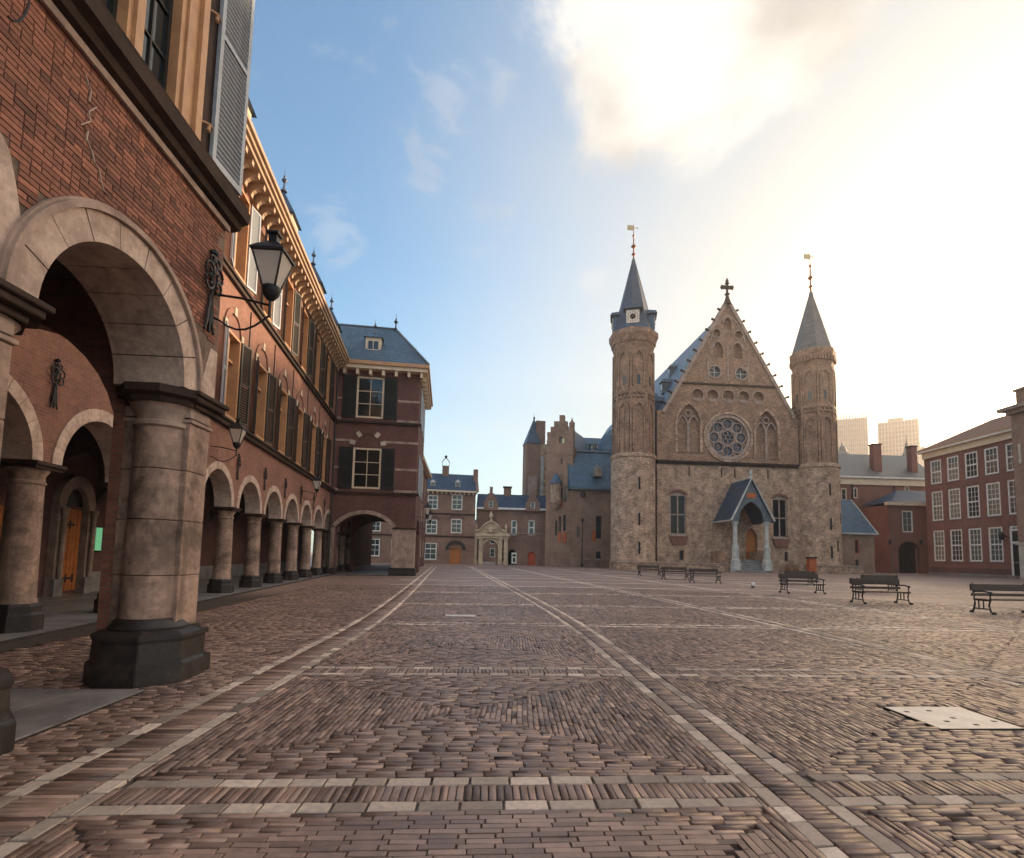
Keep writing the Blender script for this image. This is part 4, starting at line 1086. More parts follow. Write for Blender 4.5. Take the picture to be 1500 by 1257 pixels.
MB().ring([(cxd+1.3*cos(pi-pi*j/10), ds[3]-.2+1.1*sin(pi-pi*j/10)) for j in range(11)], [(cxd+1.8*cos(pi-pi*j/10), ds[3]-.2+1.6*sin(pi-pi*j/10)) for j in range(11)], -.35, -.003).build('door_hood', 'dark_stone', fl)
MB().box(x0, x1, -.15, -.003, 4.75, 4.95).box(x0, x1, -.15, -.003, 8.75, 8.95).build('string_course', 'cornice_dark', fl)
MB().box(x0, x1+.2, -.7, .3, zt, zt+.3).build('cornice', 'cream_paint', fl)
for i in range(24): bx('bracket', 'cream_paint', fl, x0+.5+i*.8, x0+.7+i*.8, -.5, -.004, zt-.35, zt-.004)
MB().roof(x0, x1, -.7, 8, zt+.31, 16.6, x0, x1, 3.6).build('roof', 'slate', fl)
MB().box(x0, x1, 7, 7.3, 0, zt).box(x1-.35, x1-.01, .51, 6.9, 0, zt).build('rear_wall', 'brick_far', fl)
MB().prism([(x1, 0)], 0, 0) if False else None
MB().add([(x1+.02, -.8, zt+.3), (x1+.02, 8, zt+.3), (x1+.02, 3.6, 17.3), (x1+.5, -.8, zt+.3), (x1+.5, 8, zt+.3), (x1+.5, 3.6, 17.3)], [(0, 1, 2), (3, 5, 4), (0, 3, 4, 1), (1, 4, 5, 2), (2, 5, 3, 0)]).build('gable_wall', 'brick_far', fl)
bx('chimney', 'brick_far', fl, x1-.3, x1+.5, 1.8, 2.8, 15, FL(699, 688, 2)[1])
cxx, czz = FL(653, 683, 3.6)
bx('chimney', 'brick_far', fl, cxx-.6, cxx+.6, 3, 4.2, 16, czz)
q = MB()
for s in (-1, 1): q.tube([(cxx+s*.6, 3.6, czz), (cxx+s*.7, 3.6, czz+.8), (cxx, 3.6, czz+1.6)], .07, 6)
q.lathe(cxx, 3.6, [(.15, czz+1.5), (.3, czz+1.8), (.05, czz+2.1)], 8); q.build('chimney_crown', 'iron', fl)
for pxx in (634, 671):
    dx, dz = FL(pxx, 715, -.3)
    d = dormer(fl, dx, .2, dz-.2, .9, 1.3, 1.6, 'lead_pale', 'lead_pale', fin=True, cap=.6)
for xx in (-11, -7.5): dormer(fl, xx, .2, zt+.9, .9, 1.3, 1.6, 'lead_pale', 'lead_pale', fin=True, cap=.6)

# ================================================================= GATE HOUSE
GT = Fr(-6, 94, 1.52)
gt = GT.empty('gate_house', 'low brick gate house with two small stepped dormers behind the pale stone gateway', 'building')
x0, x1, zt = -3.0, 12.5, 10.0
ws = pxrects(GT, [(749, 762, 757, 784), (774, 762, 783, 784)])
gd = [GT.r(*q) for q in ((745, 807, 755, 828), (773, 809, 784, 826), (682, 808, 688, 828))]
go = GT.r(704, 793, 728, 828)
oc = (go[0]+go[1])/2; ow_ = 1.32
op = [(oc-ow_, 0), (oc-ow_, 3.0)] + arc_pts(oc, ow_, 3.0, ow_, 12)[1:-1] + [(oc+ow_, 3.0), (oc+ow_, 0)]
g1 = [(gd[0][0], 0), (gd[0][0], 2.2)] + arc_pts((gd[0][0]+gd[0][1])/2, (gd[0][1]-gd[0][0])/2, 2.2, .6, 8)[1:-1] + [(gd[0][1], 2.2), (gd[0][1], 0)]
g2_ = [(gd[1][0], 0), (gd[1][0], 1.9)] + arc_pts((gd[1][0]+gd[1][1])/2, (gd[1][1]-gd[1][0])/2, 1.9, .5, 8)[1:-1] + [(gd[1][1], 1.9), (gd[1][1], 0)]
facade('wall', 'brick_far', gt, [(x0, 0)] + op + g1 + g2_ + [(x1, 0), (x1, zt), (x0, zt)], [rect(*w) for w in ws], .6)
for w in ws: window(gt, *w, .15, 'white_paint', 'glass_far', 1, 2, .22, .1, (0, .5), sill='sandstone')
bx('door', 'red', gt, gd[1][0], gd[1][1], .25, .35, 0, 2.5)
bx('side_door', 'dark', gt, gd[0][0], gd[0][1], .55, .62, 0, 2.9)
MB().box(x0, x1, -.12, -.003, 5.6, 5.75).box(x0+7, x1, -.1, -.003, 7.9, 8.02).build('string_course', 'sandstone', gt)
MB().box(x0, x1, -.6, .3, zt, zt+.35).build('cornice', 'white_paint', gt)
MB().roof(x0, x1, -.6, 7, zt+.36, 13.2, x0, x1, 3.2).build('roof', 'slate', gt)
bx('rear_wall', 'brick_far', gt, x0, x1, 6.2, 6.6, 4.6, zt)
for xx in ( 0, ):
    q = MB(); q.box(oc-ow_-.4, oc-ow_, .61, 6.1, 0, 4.6).box(oc+ow_, oc+ow_+.4, .61, 6.1, 0, 4.6).box(oc-ow_, oc+ow_, .61, 6.1, 4.35, 4.6); q.build('gateway_tunnel', 'brick_far', gt)
for pxx, wz in ((719, 716), (780, 716)):
    dx, dz = GT(pxx, 748, 0); top = GT(pxx, wz, 0)[1]
    st = [(dx-1.3, zt-.2), (dx+1.3, zt-.2), (dx+1.3, zt+1.5), (dx+.95, zt+1.5), (dx+.95, zt+2.2), (dx+.6, zt+2.2), (dx+.6, zt+2.9), (dx+.28, zt+2.9), (dx+.28, top+.3), (dx-.28, top+.3), (dx-.28, zt+2.9), (dx-.6, zt+2.9), (dx-.6, zt+2.2), (dx-.95, zt+2.2), (dx-.95, zt+1.5), (dx-1.3, zt+1.5)]
    d = MB().prism(st, -.65, -.2, [rect(dx-.4, dx+.4, zt+.3, zt+1.5)]).build('dormer_gable', 'brick_far', gt)
    window(d, dx-.4, dx+.4, zt+.3, zt+1.5, -.45, 'white_paint', 'glass_far', 1, 2, .12)
    MB().box(dx-1.1, dx+1.1, -.19, 2.2, zt+.4, zt+1.6).build('dormer_cheek', 'slate', gt)
cxx, czz = GT(743.5, 715, 3.2)
bx('chimney', 'brick_far', gt, cxx-.7, cxx+.7, 2.7, 3.7, 12.5, czz)
bx('chimney_cap', 'cornice_dark', gt, cxx-.85, cxx+.85, 2.55, 3.85, czz, czz+.25)

# the pale Renaissance gateway
pt = GT.empty('stone_gateway', 'ornate pale yellow stone gateway with curved pediment and ball finials', 'gateway')
pc = GT(718.5, 800)[0]; hw = (GT(745, 800)[0]-GT(693, 800)[0])/2
for s in (-1, 1):
    for a in (.55, .86):
        xx = pc+s*hw*a
        q = MB(); q.box(xx-.42, xx+.42, -.85, -.02, 0, .7).box(xx-.33, xx+.33, -.75, -.02, .7, 4.4).box(xx-.42, xx+.42, -.85, -.02, 4.4, 4.7)
        for zz_ in (1.3, 2.2, 3.1): q.box(xx-.40, xx+.40, -.8, -.76, zz_, zz_+.3)
        q.build('pilaster', 'portal_stone', pt, bevel=.03)
I = arc_pts(pc, 1.35, 3.0, 1.35, 14); O = arc_pts(pc, 1.35*1.25, 3.0, 1.35*1.25, 14)
MB().ring(I, O, -.6, -.01).build('arch', 'portal_stone', pt)
MB().prism([(pc-hw*.45, 0), (pc-1.36, 0), (pc-1.36, 3)] + arc_pts(pc, 1.36, 3.0, 1.36, 14)[1:-1] + [(pc+1.36, 3), (pc+1.36, 0), (pc+hw*.45, 0), (pc+hw*.45, 4.7), (pc-hw*.45, 4.7)], -.4, -.01).build('spandrel', 'portal_stone', pt)
MB().box(pc-hw, pc+hw, -.9, -.01, 4.71, 5.1).box(pc-hw*1.08, pc+hw*1.08, -1.1, -.01, 5.1, 5.45).build('entablature', 'portal_stone', pt)
sw = [(pc-hw*1.05, 5.46), (pc+hw*1.05, 5.46), (pc+hw*.9, 5.85), (pc+hw*.6, 6.1), (pc+hw*.42, 6.9), (pc+hw*.15, 7.45), (pc, 7.6), (pc-hw*.15, 7.45), (pc-hw*.42, 6.9), (pc-hw*.6, 6.1), (pc-hw*.9, 5.85)]
MB().prism(sw, -.7, -.15).build('pediment', 'portal_stone', pt)
top = sw[2:]; q = MB()
q.ring([(x, z+.02) for x, z in top], [(x, z+.32) for x, z in top], -1.0, -.1); q.build('pediment_moulding', 'portal_stone', pt)
q = MB(); q.lathe(pc, -.8, [(.05, 5.55), (.45, 5.8), (.5, 6.3), (.3, 6.6), (.05, 6.7)], 8)
for s in (-1, 1): q.tube([(pc+s*.5, -.78, 6.3), (pc+s*1.1, -.78, 6.5), (pc+s*1.3, -.78, 6.1), (pc+s*.9, -.78, 5.9), (pc+s*.55, -.78, 5.8)], .12, 6)
q.build('carved_arms', 'portal_stone', pt)
MB().box(pc-.22, pc+.22, -.92, -.86, 6.0, 6.4).build('shield', 'red', pt)
for x, z, s in ((pc, 7.85, 1.2), (pc-hw*.85, 6.1, .9), (pc+hw*.85, 6.1, .9)):
    MB().lathe(x, -.5, [(.25*s, z), (.12*s, z+.3*s), (.32*s, z+.6*s), (.34*s, z+.85*s), (.2*s, z+1.15*s), (.05*s, z+1.5*s)], 10).build('finial', 'portal_stone', pt, smooth=True)
OG = Fr(-40, 132, 1.52)
og = OG.empty('outer_street_house', 'dark brick house front seen only through the archways, beyond the gate', 'building')
hl = [rect(x, x+1.3, z, z+2.2) for x in range(3, 60, 4) for z in (1.2, 4.6)]
facade('wall', 'brick_far', og, rect(0, 62, 0, 9), hl, .4)
for h in hl: window(og, h[0][0], h[1][0], h[0][1], h[2][1], .1, 'white_paint', 'glass_far', 1, 2, .12)
MB().roof(0, 62, -.4, 7, 9.01, 11, 0, 62, 3.3).build('roof', 'slate', og)
# leaning white sign board beside the gateway
sb = empty('sign_board', GT.w(GT(752.5, 828)[0], -1.2, 0), pi/2-GT.az, 'white standing sign board just right of the pale gateway', 'sign')
MB().box(-.45, .45, -.04, .04, .25, 2.2).build('board', 'white_paint', sb)
MB().box(-.45, .45, -.3, .3, 0, .1).box(-.05, .05, -.03, .03, .1, .25).build('foot', 'iron', sb)
MB().box(-.3, .3, -.055, -.041, 1.5, 1.9).box(-.2, .2, -.055, -.041, .5, 1.3).build('notice', 'shutter_dark', sb)

# ================================================================= STEPPED GABLE HOUSE + SLENDER TOWER
SG = Fr(8.3, 89.5, 1.98)
sg = SG.empty('stepped_gable_house', 'tall grey brick house with a stepped gable left of the great hall', 'building')
a0, a1 = SG(800, 700)[0], SG(837, 700)[0]
zt = SG(818, 650)[1]
P = lambda x, y: SG(x, y)
stp = [(a0, 0), (a1+.2, 0), (a1+.2, P(834, 641)[1])]
for (xa, ya) in ((834, 641), (834, 630), (830.5, 630), (830.5, 617), (826.5, 617), (826.5, 608), (819.5, 608), (819.5, 617), (811.5, 617), (811.5, 625), (806.5, 625), (806.5, 633), (801.5, 633), (801.5, 645)): stp.append(P(xa, ya))
stp.append((a0, P(800, 645)[1]))
ws = pxrects(SG, [(819, 640, 824, 649), (821.5, 672, 824, 680)])
oc_ = [SG.r(*q) for q in ((818.5, 756, 821.5, 780), (825, 754, 828.5, 778), (813, 762, 816, 785))]
o2 = [SG.r(*q) for q in ((821, 714, 824, 736), (827, 712, 830, 735))]
facade('gable_wall', 'brick_grey', sg, stp, [rect(*w) for w in oc_ + o2 + ws], .6)
for w in oc_ + o2 + ws:
    window(sg, *w, .3, 'sandstone', 'glass_far', 1, 2, .06)
for q_ in ((818, 780, 822, 794), (824.5, 779, 829.5, 795), (820, 731, 823.5, 742)):
    w = SG.r(*q_); bx('shutter', 'shutter_orange', sg, w[0], w[1], -.12, -.04, w[2], w[3])
zb = P(818, 655)[1]
MB().box(a0, a0+.5, .61, 14, 0, zb).box(a1-.3, a1+.2, .61, 14, 0, zb).box(a0, a1+.2, 14, 14.5, 0, zb).build('side_wall', 'brick_grey', sg)
q = MB(); q.add([(a0, .6, zb), (a1+.2, .6, zb), (a1+.2, 14.5, zb), (a0, 14.5, zb), ((a0+a1)/2, .6, zb+5), ((a0+a1)/2, 14.5, zb+5)], [(0, 3, 5, 4), (1, 4, 5, 2), (0, 4, 1), (2, 5, 3), (0, 1, 2, 3)]); q.build('roof', 'slate_blue', sg)
# corner turret with blue cap
tx, tz = SG(814, 738, -.5); tt = SG(814, 709, -.5)[1]; tp = SG(815, 693, -.5)[1]
MB().lathe(tx, -.5, [(.2, tz-1.2), (1.0, tz+.2), (1.0, tt)], 10).build('turret', 'brick_hall', sg)
MB().lathe(tx, -.5, [(1.2, tt), (.6, tt+1.2), (.05, tp)], 10).build('turret_cap', 'slate_blue', sg)
cpx, cpz = SG(838, 612, .3)
MB().box(cpx-.4, cpx+.4, -.1, .8, SG(838, 650)[1]-2, cpz-2).lathe(cpx, .3, [(.5, cpz-2), (.55, cpz-1), (.2, cpz-.6), (.05, cpz)], 8).build('pinnacle', 'brick_grey', sg)
bx('oculus', 'gilt', sg, P(824, 645)[0], P(827, 645)[0], -.1, -.01, P(824, 650)[1], P(824, 643)[1])
# slender tower at its left
ST = Fr(6.6, 101, 1.35)
st_ = ST.empty('slender_tower', 'narrow brown brick tower with pointed roof behind the stepped gable house', 'tower')
b0, b1 = ST(771, 700)[0], ST(790, 700)[0]; ze = ST(780, 649)[1]; za = ST(783, 613, 1.5)[1]
MB().box(b0, b1, 0, 3.5, 0, ze).build('wall', 'brick_far', st_)
MB().roof(b0-.15, b1+.1, -.15, 3.6, ze, za, (b0+b1)/2-.05+.4, (b0+b1)/2+.05+.4, 1.5).build('roof', 'slate', st_)
MB().box(b0+.3, b1-.4, -.1, -.01, ST(780, 727)[1], ST(780, 697)[1]).build('pale_panel', 'sandstone', st_)
MB().box(b1-.6, b1+1.2, .5, 2.5, ze-6, ST(788, 615)[1]).build('chimney', 'brick_far', st_)
MB().lathe((b0+b1)/2+.4, 1.5, [(.1, za-.3), (.22, za+.1), (.04, za+.4), (.02, za+1.1)], 6).build('finial', 'iron', st_)
MB().box(b1+.01, b1+3.4, .3, 4, 0, ST(795, 650)[1]).build('stair_wing', 'brick_hall', st_)
MB().box(b1+.2, b1+.9, .22, .299, ST(793, 745)[1], ST(793, 668)[1]).build('stair_window', 'lead_pale', st_)

# ================================================================= LOW HALL (left of the great hall)
LH = Fr(14, 88, 1.46)
lh = LH.empty('low_hall', 'plain grey brick low hall with blue slate roof joined to the clock tower', 'building')
a0, a1 = LH(837, 800)[0], LH(902, 800)[0]; ze = 13.3
aL = LH(836, 800)[0]
ws = [LH.r(873, 756, 881, 789), LH.r(873, 808, 880, 823), LH.r(845, 772, 849, 787)]
facade('wall', 'brick_grey', lh, rect(a0, a1, 0, ze), [rect(*w) for w in ws], .6)
for w in ws: window(lh, *w, .35, 'dark_stone', 'glass_far', 1, 2, .08)
w = LH.r(867.5, 777, 872.5, 793); sh_ = MB().box(w[0], w[1], -.12, -.04, w[2], w[3]).build('shutter', 'shutter_orange', lh)
MB().add([(a0-.3, -.5, ze), (a1, -.5, ze), (a1, 4.2, 20.5), (a0-.3, 4.2, 20.5), (a0-.3, 8.5, ze), (a1, 8.5, ze)], [(0, 1, 2, 3), (3, 2, 5, 4), (0, 3, 4), (1, 5, 2), (0, 4, 5, 1)]).build('roof', 'slate_blue', lh)
MB().box(a0-.4, a1, -.75, -.4, ze-.25, ze+.15).build('gutter', 'lead', lh)
MB().tube([(a0-.3, 4.2, 20.6), (a1, 4.2, 20.6)], .28, 6).build('ridge_cap', 'lead', lh)
# rounded dormer
dx, dz = LH(873, 690, 1.2)
d = MB().lathe(dx, 1.2, [(.95, dz-1.1), (1.05, dz-.2), (.85, dz+.5), (.35, dz+1.05), (.05, dz+1.4)], 10).build('dormer', 'lead', lh)
bx('dormer_window', 'sandstone', d, dx-.5, dx+.6, -.15, .05, dz-1.1, dz+.4)
# oblique face towards the gate, bottom plinth
MB().box(aL-.2, a1, -.9, -.06, 0, 1.25).build('plinth', 'brick_grey', lh)
MB().box(aL-.25, a1, -.95, -.05, 1.251, 1.42).build('plinth_coping', 'sandstone', lh)
lmp = LH(853.5, 725, -.3)
MB().tube([(lmp[0], -.01, lmp[1]), (lmp[0], -.7, lmp[1]+.3)], .06).lathe(lmp[0], -.7, [(.1, lmp[1]-.5), (.4, lmp[1]-.3), (.4, lmp[1]+.3), (.1, lmp[1]+.5)], 8).build('wall_lamp', 'iron', lh)
# higher roofs behind
HR = Fr(20, 104, 1.47)
hr = HR.empty('rear_hall', 'blue slate roof with pale dormers behind the low hall', 'building')
a0, a1 = HR(836, 660)[0], HR(905, 650)[0]; zt = HR(860, 664)[1]; zr = HR(860, 641, 4)[1]
MB().box(a0, a1, 0, 9, 0, zt).build('wall', 'brick_grey', hr)
MB().add([(a0, -.3, zt), (a1, -.3, zt), (a1, 4.2, zr), (a0, 4.2, zr), (a0, 9, zt), (a1, 9, zt)], [(0, 1, 2, 3), (3, 2, 5, 4), (0, 3, 4), (1, 5, 2), (0, 4, 5, 1)]).build('roof', 'slate_blue', hr)
for p_ in (857, 871):
    dx, dz = HR(p_, 658); dormer(hr, dx, -.1, dz-.3, 1.4, 1.3, 2, 'lead_pale', 'lead', fin=False, cap=1)
tx, tz = HR(888, 660, 1); MB().lathe(tx, -1, [(2.6, zt-3), (2.6, zt+.2), (1.2, zt+3.5), (.1, HR(893, 634)[1])], 8).build('conical_roof', 'slate_blue', hr)

# bare tree behind the gate house
tw = GT.w(GT(762, 700)[0]+3, 16)
tr = empty('bare_tree', tw, 0, 'leafless pale tree just showing above the gate house roof', 'tree')
q = MB(); tz = 12.0
q.tube([(0, 0, 0), (.2, 0, 6), (.1, 0, 11)], [.35, .28, .2], 7); q.build('trunk', 'bark', tr)
q = MB()
def twig(p, d, l, r, n):
    e_ = p+d*l; q.tube([p, e_], [r, r*.6], 4)
    if n:
        for _ in range(3): twig(e_, (d+Vector((random.uniform(-.7, .7), random.uniform(-.7, .7), random.uniform(-.2, .5)))).normalized(), l*.72, r*.6, n-1)
for _ in range(4): twig(Vector((.1, 0, 10.5+random.random())), Vector((random.uniform(-.6, .6), random.uniform(-.6, .6), 1)).normalized(), 1.8, .12, 3)
q.build('crown', 'bark', tr)

# ================================================================= GREAT HALL
RZ = Fr(31, 78, 1.488)
rz_ = RZ.empty('great_hall', 'great medieval brick hall with rose window and steep crocketed gable between two towers', 'building')
WX = 11.3
sc = 16.0
rw = (-.1, 20.45)
circ = lambda cx, cz, r, n=40: [(cx+r*cos(2*pi*i/n), cz+r*sin(2*pi*i/n)) for i in range(n)]
wa = (-9.3, -6.8, 5.3, 11.35); wb = (6.85, 9.2, 5.2, 11.2)
def segtop(w, h=.45): return [(w[0], w[2]), (w[1], w[2]), (w[1], w[3])] + arc_pts((w[0]+w[1])/2, (w[1]-w[0])/2, w[3], h, 8)[::-1][1:]
dr_ = RZ.r(1056, 785, 1075, 822)
slits = [rect(x-.12, x+.12, 14.2, 15.6) for x in (-6.3, -1.2, .9, 6.2)] + [rect(-7.9, -7.2, 1.5, 2.9), rect(8.6, 9.2, 1.6, 3.0), rect(-2.9, -2.3, 1.5, 2.8)]
dv = [(-.9, 1.9), (.95, 1.9), (.95, 5.2)] + pointed_pts(.03, .92, 5.2, 1.3)[::-1][1:-1] + [(-.9, 5.2)]
dcx = 3.35
dv = [(x+dcx, z) for x, z in dv]
facade('lower_wall', 'brick_hall', rz_, rect(-WX, WX, 0, sc), [segtop(wa), segtop(wb)] + slits + [dv], 1.0)
# upper wall with gable, rose, lancets, oculi
def lancet_hole(cx, w, z0, zs, h): return [(cx-w, z0), (cx+w, z0), (cx+w, zs)] + pointed_pts(cx, w, zs, h)[::-1][1:-1] + [(cx-w, zs)]
lanc = [(-6.35, 17.9), (6.1, 17.3)]
gb = [(-WX, sc+.5), (WX, sc+.5), (WX, 23.6), (10.25, 24.4), (.1, 41.9), (-10.1, 24.4), (-WX, 24.2)]
oculi = [(-2.1, 30.7, .95), (2.15, 30.6, .95)]
blinds = []
facade('gable_wall', 'brick_hallup', rz_, gb, [circ(*rw, 3.55)] + [lancet_hole(cx, 1.75, z0, z0+4.6, 2.9) for cx, z0 in lanc] + [circ(*o) for o in oculi] +
       [circ(x, 26.9, .95, 20) for x in (-4.9, -2.5, 0, 2.5, 4.9)] +
       [lancet_hole(x, .75, 33.0, 34.4, 1.1) for x in (-1.55, 1.6)] + [circ(-1.75, 36.9, .62, 16), circ(1.85, 36.8, .62, 16), lancet_hole(.05, .6, 37.6, 38.6, .9)], .5)
facade('gable_backing', 'brick_hallup', rz_, [(x*.999, z) for x, z in gb], [circ(*rw, 3.3, 32)] + [circ(*o) for o in oculi], .5, .502)
MB().box(-WX, WX, -.25, .6, sc, sc+.22).box(-WX, WX, -.42, .6, sc+.22, sc+.498).build('string_course', 'cornice_dark', rz_)
MB().box(-7.4, 7.5, -.2, -.003, 28.55, 28.8).build('gable_string', 'cornice_dark', rz_)
# rose window
rose = MB()
rose.ring(circ(*rw, 3.05, 48)+[circ(*rw, 3.05, 48)[0]], circ(*rw, 3.5, 48)+[circ(*rw, 3.5, 48)[0]], -.12, .5)
ro = rose.build('rose_window', 'sandstone', rz_)
MB().ring(circ(*rw, 3.56, 48)+[circ(*rw, 3.56, 48)[0]], circ(*rw, 3.95, 48)+[circ(*rw, 3.95, 48)[0]], -.22, -.003).build('rose_moulding', 'brick_hall', ro)
tr_ = MB()
def hoop(b, cx, cz, r, w, y0, y1, n=20):
    I = circ(cx, cz, r-w/2, n); O = circ(cx, cz, r+w/2, n); b.ring(I+[I[0]], O+[O[0]], y0, y1)
for k in range(8):
    a = k*pi/4+pi/8; hoop(tr_, rw[0]+2.15*cos(a+pi/8), rw[1]+2.15*sin(a+pi/8), .80, .16, .1, .35)
hoop(tr_, *rw, 1.2, .2, .08, .36, 28)
for k in range(8):
    a = k*pi/4+pi/8; tr_.tube([(rw[0]+1.25*cos(a), .2, rw[1]+1.25*sin(a)), (rw[0]+3.05*cos(a), .2, rw[1]+3.05*sin(a))], .08, 6)
for k in range(6):
    a = k*pi/3; hoop(tr_, rw[0]+.68*cos(a), rw[1]+.68*sin(a), .36, .09, .12, .3, 14)
for k in range(8):
    a = k*pi/4; x_, z_ = rw[0]+2.15*cos(a), rw[1]+2.15*sin(a)
    tr_.tube([(x_-.75, .3, z_), (x_+.75, .3, z_)], .035, 4).tube([(x_, .3, z_-.75), (x_, .3, z_+.75)], .035, 4)
    hoop(tr_, x_, z_, .30, .06, .26, .34, 10); hoop(tr_, rw[0]+2.72*cos(a+pi/8), rw[1]+2.72*sin(a+pi/8), .26, .09, .14, .34, 10)
tr_.build('tracery', 'sandstone', ro)
for k in range(8):
    a = (k+1)*pi/4; MB().prism(circ(rw[0]+2.15*cos(a), rw[1]+2.15*sin(a), .79, 14), .38, .42).build('glass_light', 'stained', ro)
MB().prism(circ(*rw, 1.2, 24), .38, .42).build('glass_light', 'stained', ro)
MB().prism(circ(*rw, 3.3, 32), .5, .6).build('glass_backing', 'dark', ro)
for cx, z0 in lanc:
    hh = MB(); zs = z0+4.6
    I = pointed_pts(cx, 1.76, zs, 2.9); O = pointed_pts(cx, 2.15, zs, 3.35)
    hh.ring(I, O, -.15, -.003); hh.box(cx-2.15, cx-1.76, -.15, -.003, z0, zs); hh.box(cx+1.76, cx+2.15, -.15, -.003, z0, zs)
    l = hh.build('blind_window', 'brick_hall', rz_)
    q = MB(); q.box(cx-.16, cx+.16, .1, .48, z0, zs+.2).box(cx-1.76, cx+1.76, .0, .3, z0-.25, z0-.003)
    for s in (-1, 1):
        q.ring(pointed_pts(cx+s*.86, .62, zs-.1, 1.1), pointed_pts(cx+s*.86, .82, zs-.1, 1.35), .12, .48)
    hoop(q, cx, zs+1.45, .5, .16, .12, .48, 16); q.build('tracery', 'sandstone', l)
for o in oculi:
    q = MB(); hoop(q, o[0], o[1], 1.0, .22, -.12, .3, 24); r_ = q.build('round_window', 'sandstone', rz_)
    MB().prism(circ(*o, 20), .3, .36).build('pane', 'glass_far', r_)
    q = MB(); q.box(o[0]-.05, o[0]+.05, .2, .29, o[1]-.95, o[1]+.95).box(o[0]-.95, o[0]+.95, .205, .285, o[1]-.05, o[1]+.05); q.build('glazing_bar', 'lead_pale', r_)
q = MB()
for x in (-4.9, -2.5, 0, 2.5, 4.9): hoop(q, x, 26.9, 1.0, .16, -.1, -.003, 20); q.box(x-.9, x+.9, .2, .49, 26.0, 26.5)
q.build('blind_arcade', 'sandstone', rz_)
q = MB()
for x in (-1.55, 1.6): q.ring(pointed_pts(x, .78, 34.4, 1.15), pointed_pts(x, .98, 34.4, 1.4), -.1, -.003)
for x, z, r in ((-1.75, 36.9, .66), (1.85, 36.8, .66)): hoop(q, x, z, r+.08, .16, -.1, -.003, 18)
q.ring(pointed_pts(.05, .62, 38.6, .95), pointed_pts(.05, .82, 38.6, 1.2), -.1, -.003)
for x in (-3.2, -.0, 3.3): q.box(x-.12, x+.12, -.1, -.003, 29.3, 35 if x > -1 and x < 1 else 33)
q.ring(pointed_pts(.05, 2.6, 35.5, 4.2), pointed_pts(.05, 2.8, 35.5, 4.5), -.12, -.003)
for s in (-1, 1):
    for z in (32.6, 35.8): hoop(q, s*2.7+.05, z-1.0 if z < 33 else z-.9, .5, .14, -.09, -.003, 12)
q.build('gable_tracery', 'sandstone', rz_)
# coping, crockets, cross finial
cop = MB()
for s in (-1, 1):
    A, B_ = Vector((.1+s*10.5, 0, 23.9)), Vector((.1, 0, 42.3))
    t = (B_-A).normalized(); nn = Vector((-t.z*s*-1, 0, t.x*s*-1)); nn = Vector((s*abs(t.z), 0, abs(t.x)))
    p0, p1 = A, B_
    cop.add([tuple(p0-nn*.25+Vector((0, -.25, 0))), tuple(p0+nn*.22+Vector((0, -.25, 0))), tuple(p1+nn*.22+Vector((0, -.25, 0))), tuple(p1-nn*.25+Vector((0, -.25, 0))),
             tuple(p0-nn*.25+Vector((0, 1.1, 0))), tuple(p0+nn*.22+Vector((0, 1.1, 0))), tuple(p1+nn*.22+Vector((0, 1.1, 0))), tuple(p1-nn*.25+Vector((0, 1.1, 0)))],
            [(0, 1, 2, 3), (7, 6, 5, 4), (0, 4, 5, 1), (1, 5, 6, 2), (2, 6, 7, 3), (3, 7, 4, 0)])
cop.build('gable_coping', 'sandstone', rz_)
for s in (-1, 1):
    for k in range(10):
        t = (k+.6)/10.6; x, z = .1+s*10.6*(1-t), 24.2+18.0*t
        q = MB(); q.tube([(x, -.1, z), (x+s*.35, -.1, z+.2), (x+s*.55, -.1, z+.3)], [.16, .15, .18], 6).lathe(x+s*.58, -.1, [(.05, z+.08), (.2, z+.2), (.18, z+.4), (.05, z+.5)], 6)
        q.build('crocket', 'cornice_dark', rz_)
q = MB(); q.lathe(.1, .1, [(.7, 41.6), (.35, 42.6), (.22, 43.2), (.45, 43.4), (.2, 43.6), (.18, 44.2), (.3, 44.4), (.12, 45.2), (.28, 45.5), (.05, 46.1)], 8)
q.box(-.75, .95, -.1, .3, 44.3, 44.75).lathe(-.75, .1, [(.05, 44.1), (.3, 44.5), (.05, 44.95)], 6).lathe(.95, .1, [(.05, 44.1), (.3, 44.5), (.05, 44.95)], 6).lathe(.1, .1, [(.05, 44.9), (.4, 45.15), (.05, 45.4)], 6)
q.build('cross_finial', 'cornice_dark', rz_)
# hall windows: cream cross frames
for w in (wa, wb):
    f = window(rz_, *w, .3, 'sandstone', 'glass_dark', 2, 2, .18, .2, (.5, .5), sep=True)
    MB().prism([(w[0], w[3]+.002)]+arc_pts((w[0]+w[1])/2, (w[1]-w[0])/2-.01, w[3]+.002, .43, 8)[1:-1]+[(w[1], w[3]+.002)], .25, .4).build('window_head', 'sandstone', f)
    MB().box(w[0]-.25, w[1]+.25, -.35, .2, w[2]-.25, w[2]-.02).build('sill', 'sandstone', f)
    MB().prism([(w[0]-.2, w[2]-.28), (w[1]+.2, w[2]-.28), (w[1]-.3, w[2]-1.5), (w[0]+.3, w[2]-1.5)], -.3, -.003).build('apron', 'brick_right', f)
    MB().ring(arc_pts((w[0]+w[1])/2, (w[1]-w[0])/2+.03, w[3], .5, 10), arc_pts((w[0]+w[1])/2, (w[1]-w[0])/2+.3, w[3]+.02, .8, 10), -.1, -.003).build('window_hood', 'brick_right', f)
for x0_, x1_, z0_, z1_ in ((-7.9, -7.2, 1.5, 2.9), (8.6, 9.2, 1.6, 3.0), (-2.9, -2.3, 1.5, 2.8)): bx('cellar_grille', 'iron', rz_, x0_, x1_, .5, .55, z0_, z1_)
bx('portal_door', 'wood_door', rz_, dcx-.9, dcx+.95, .6, .7, 1.9, 6.4)
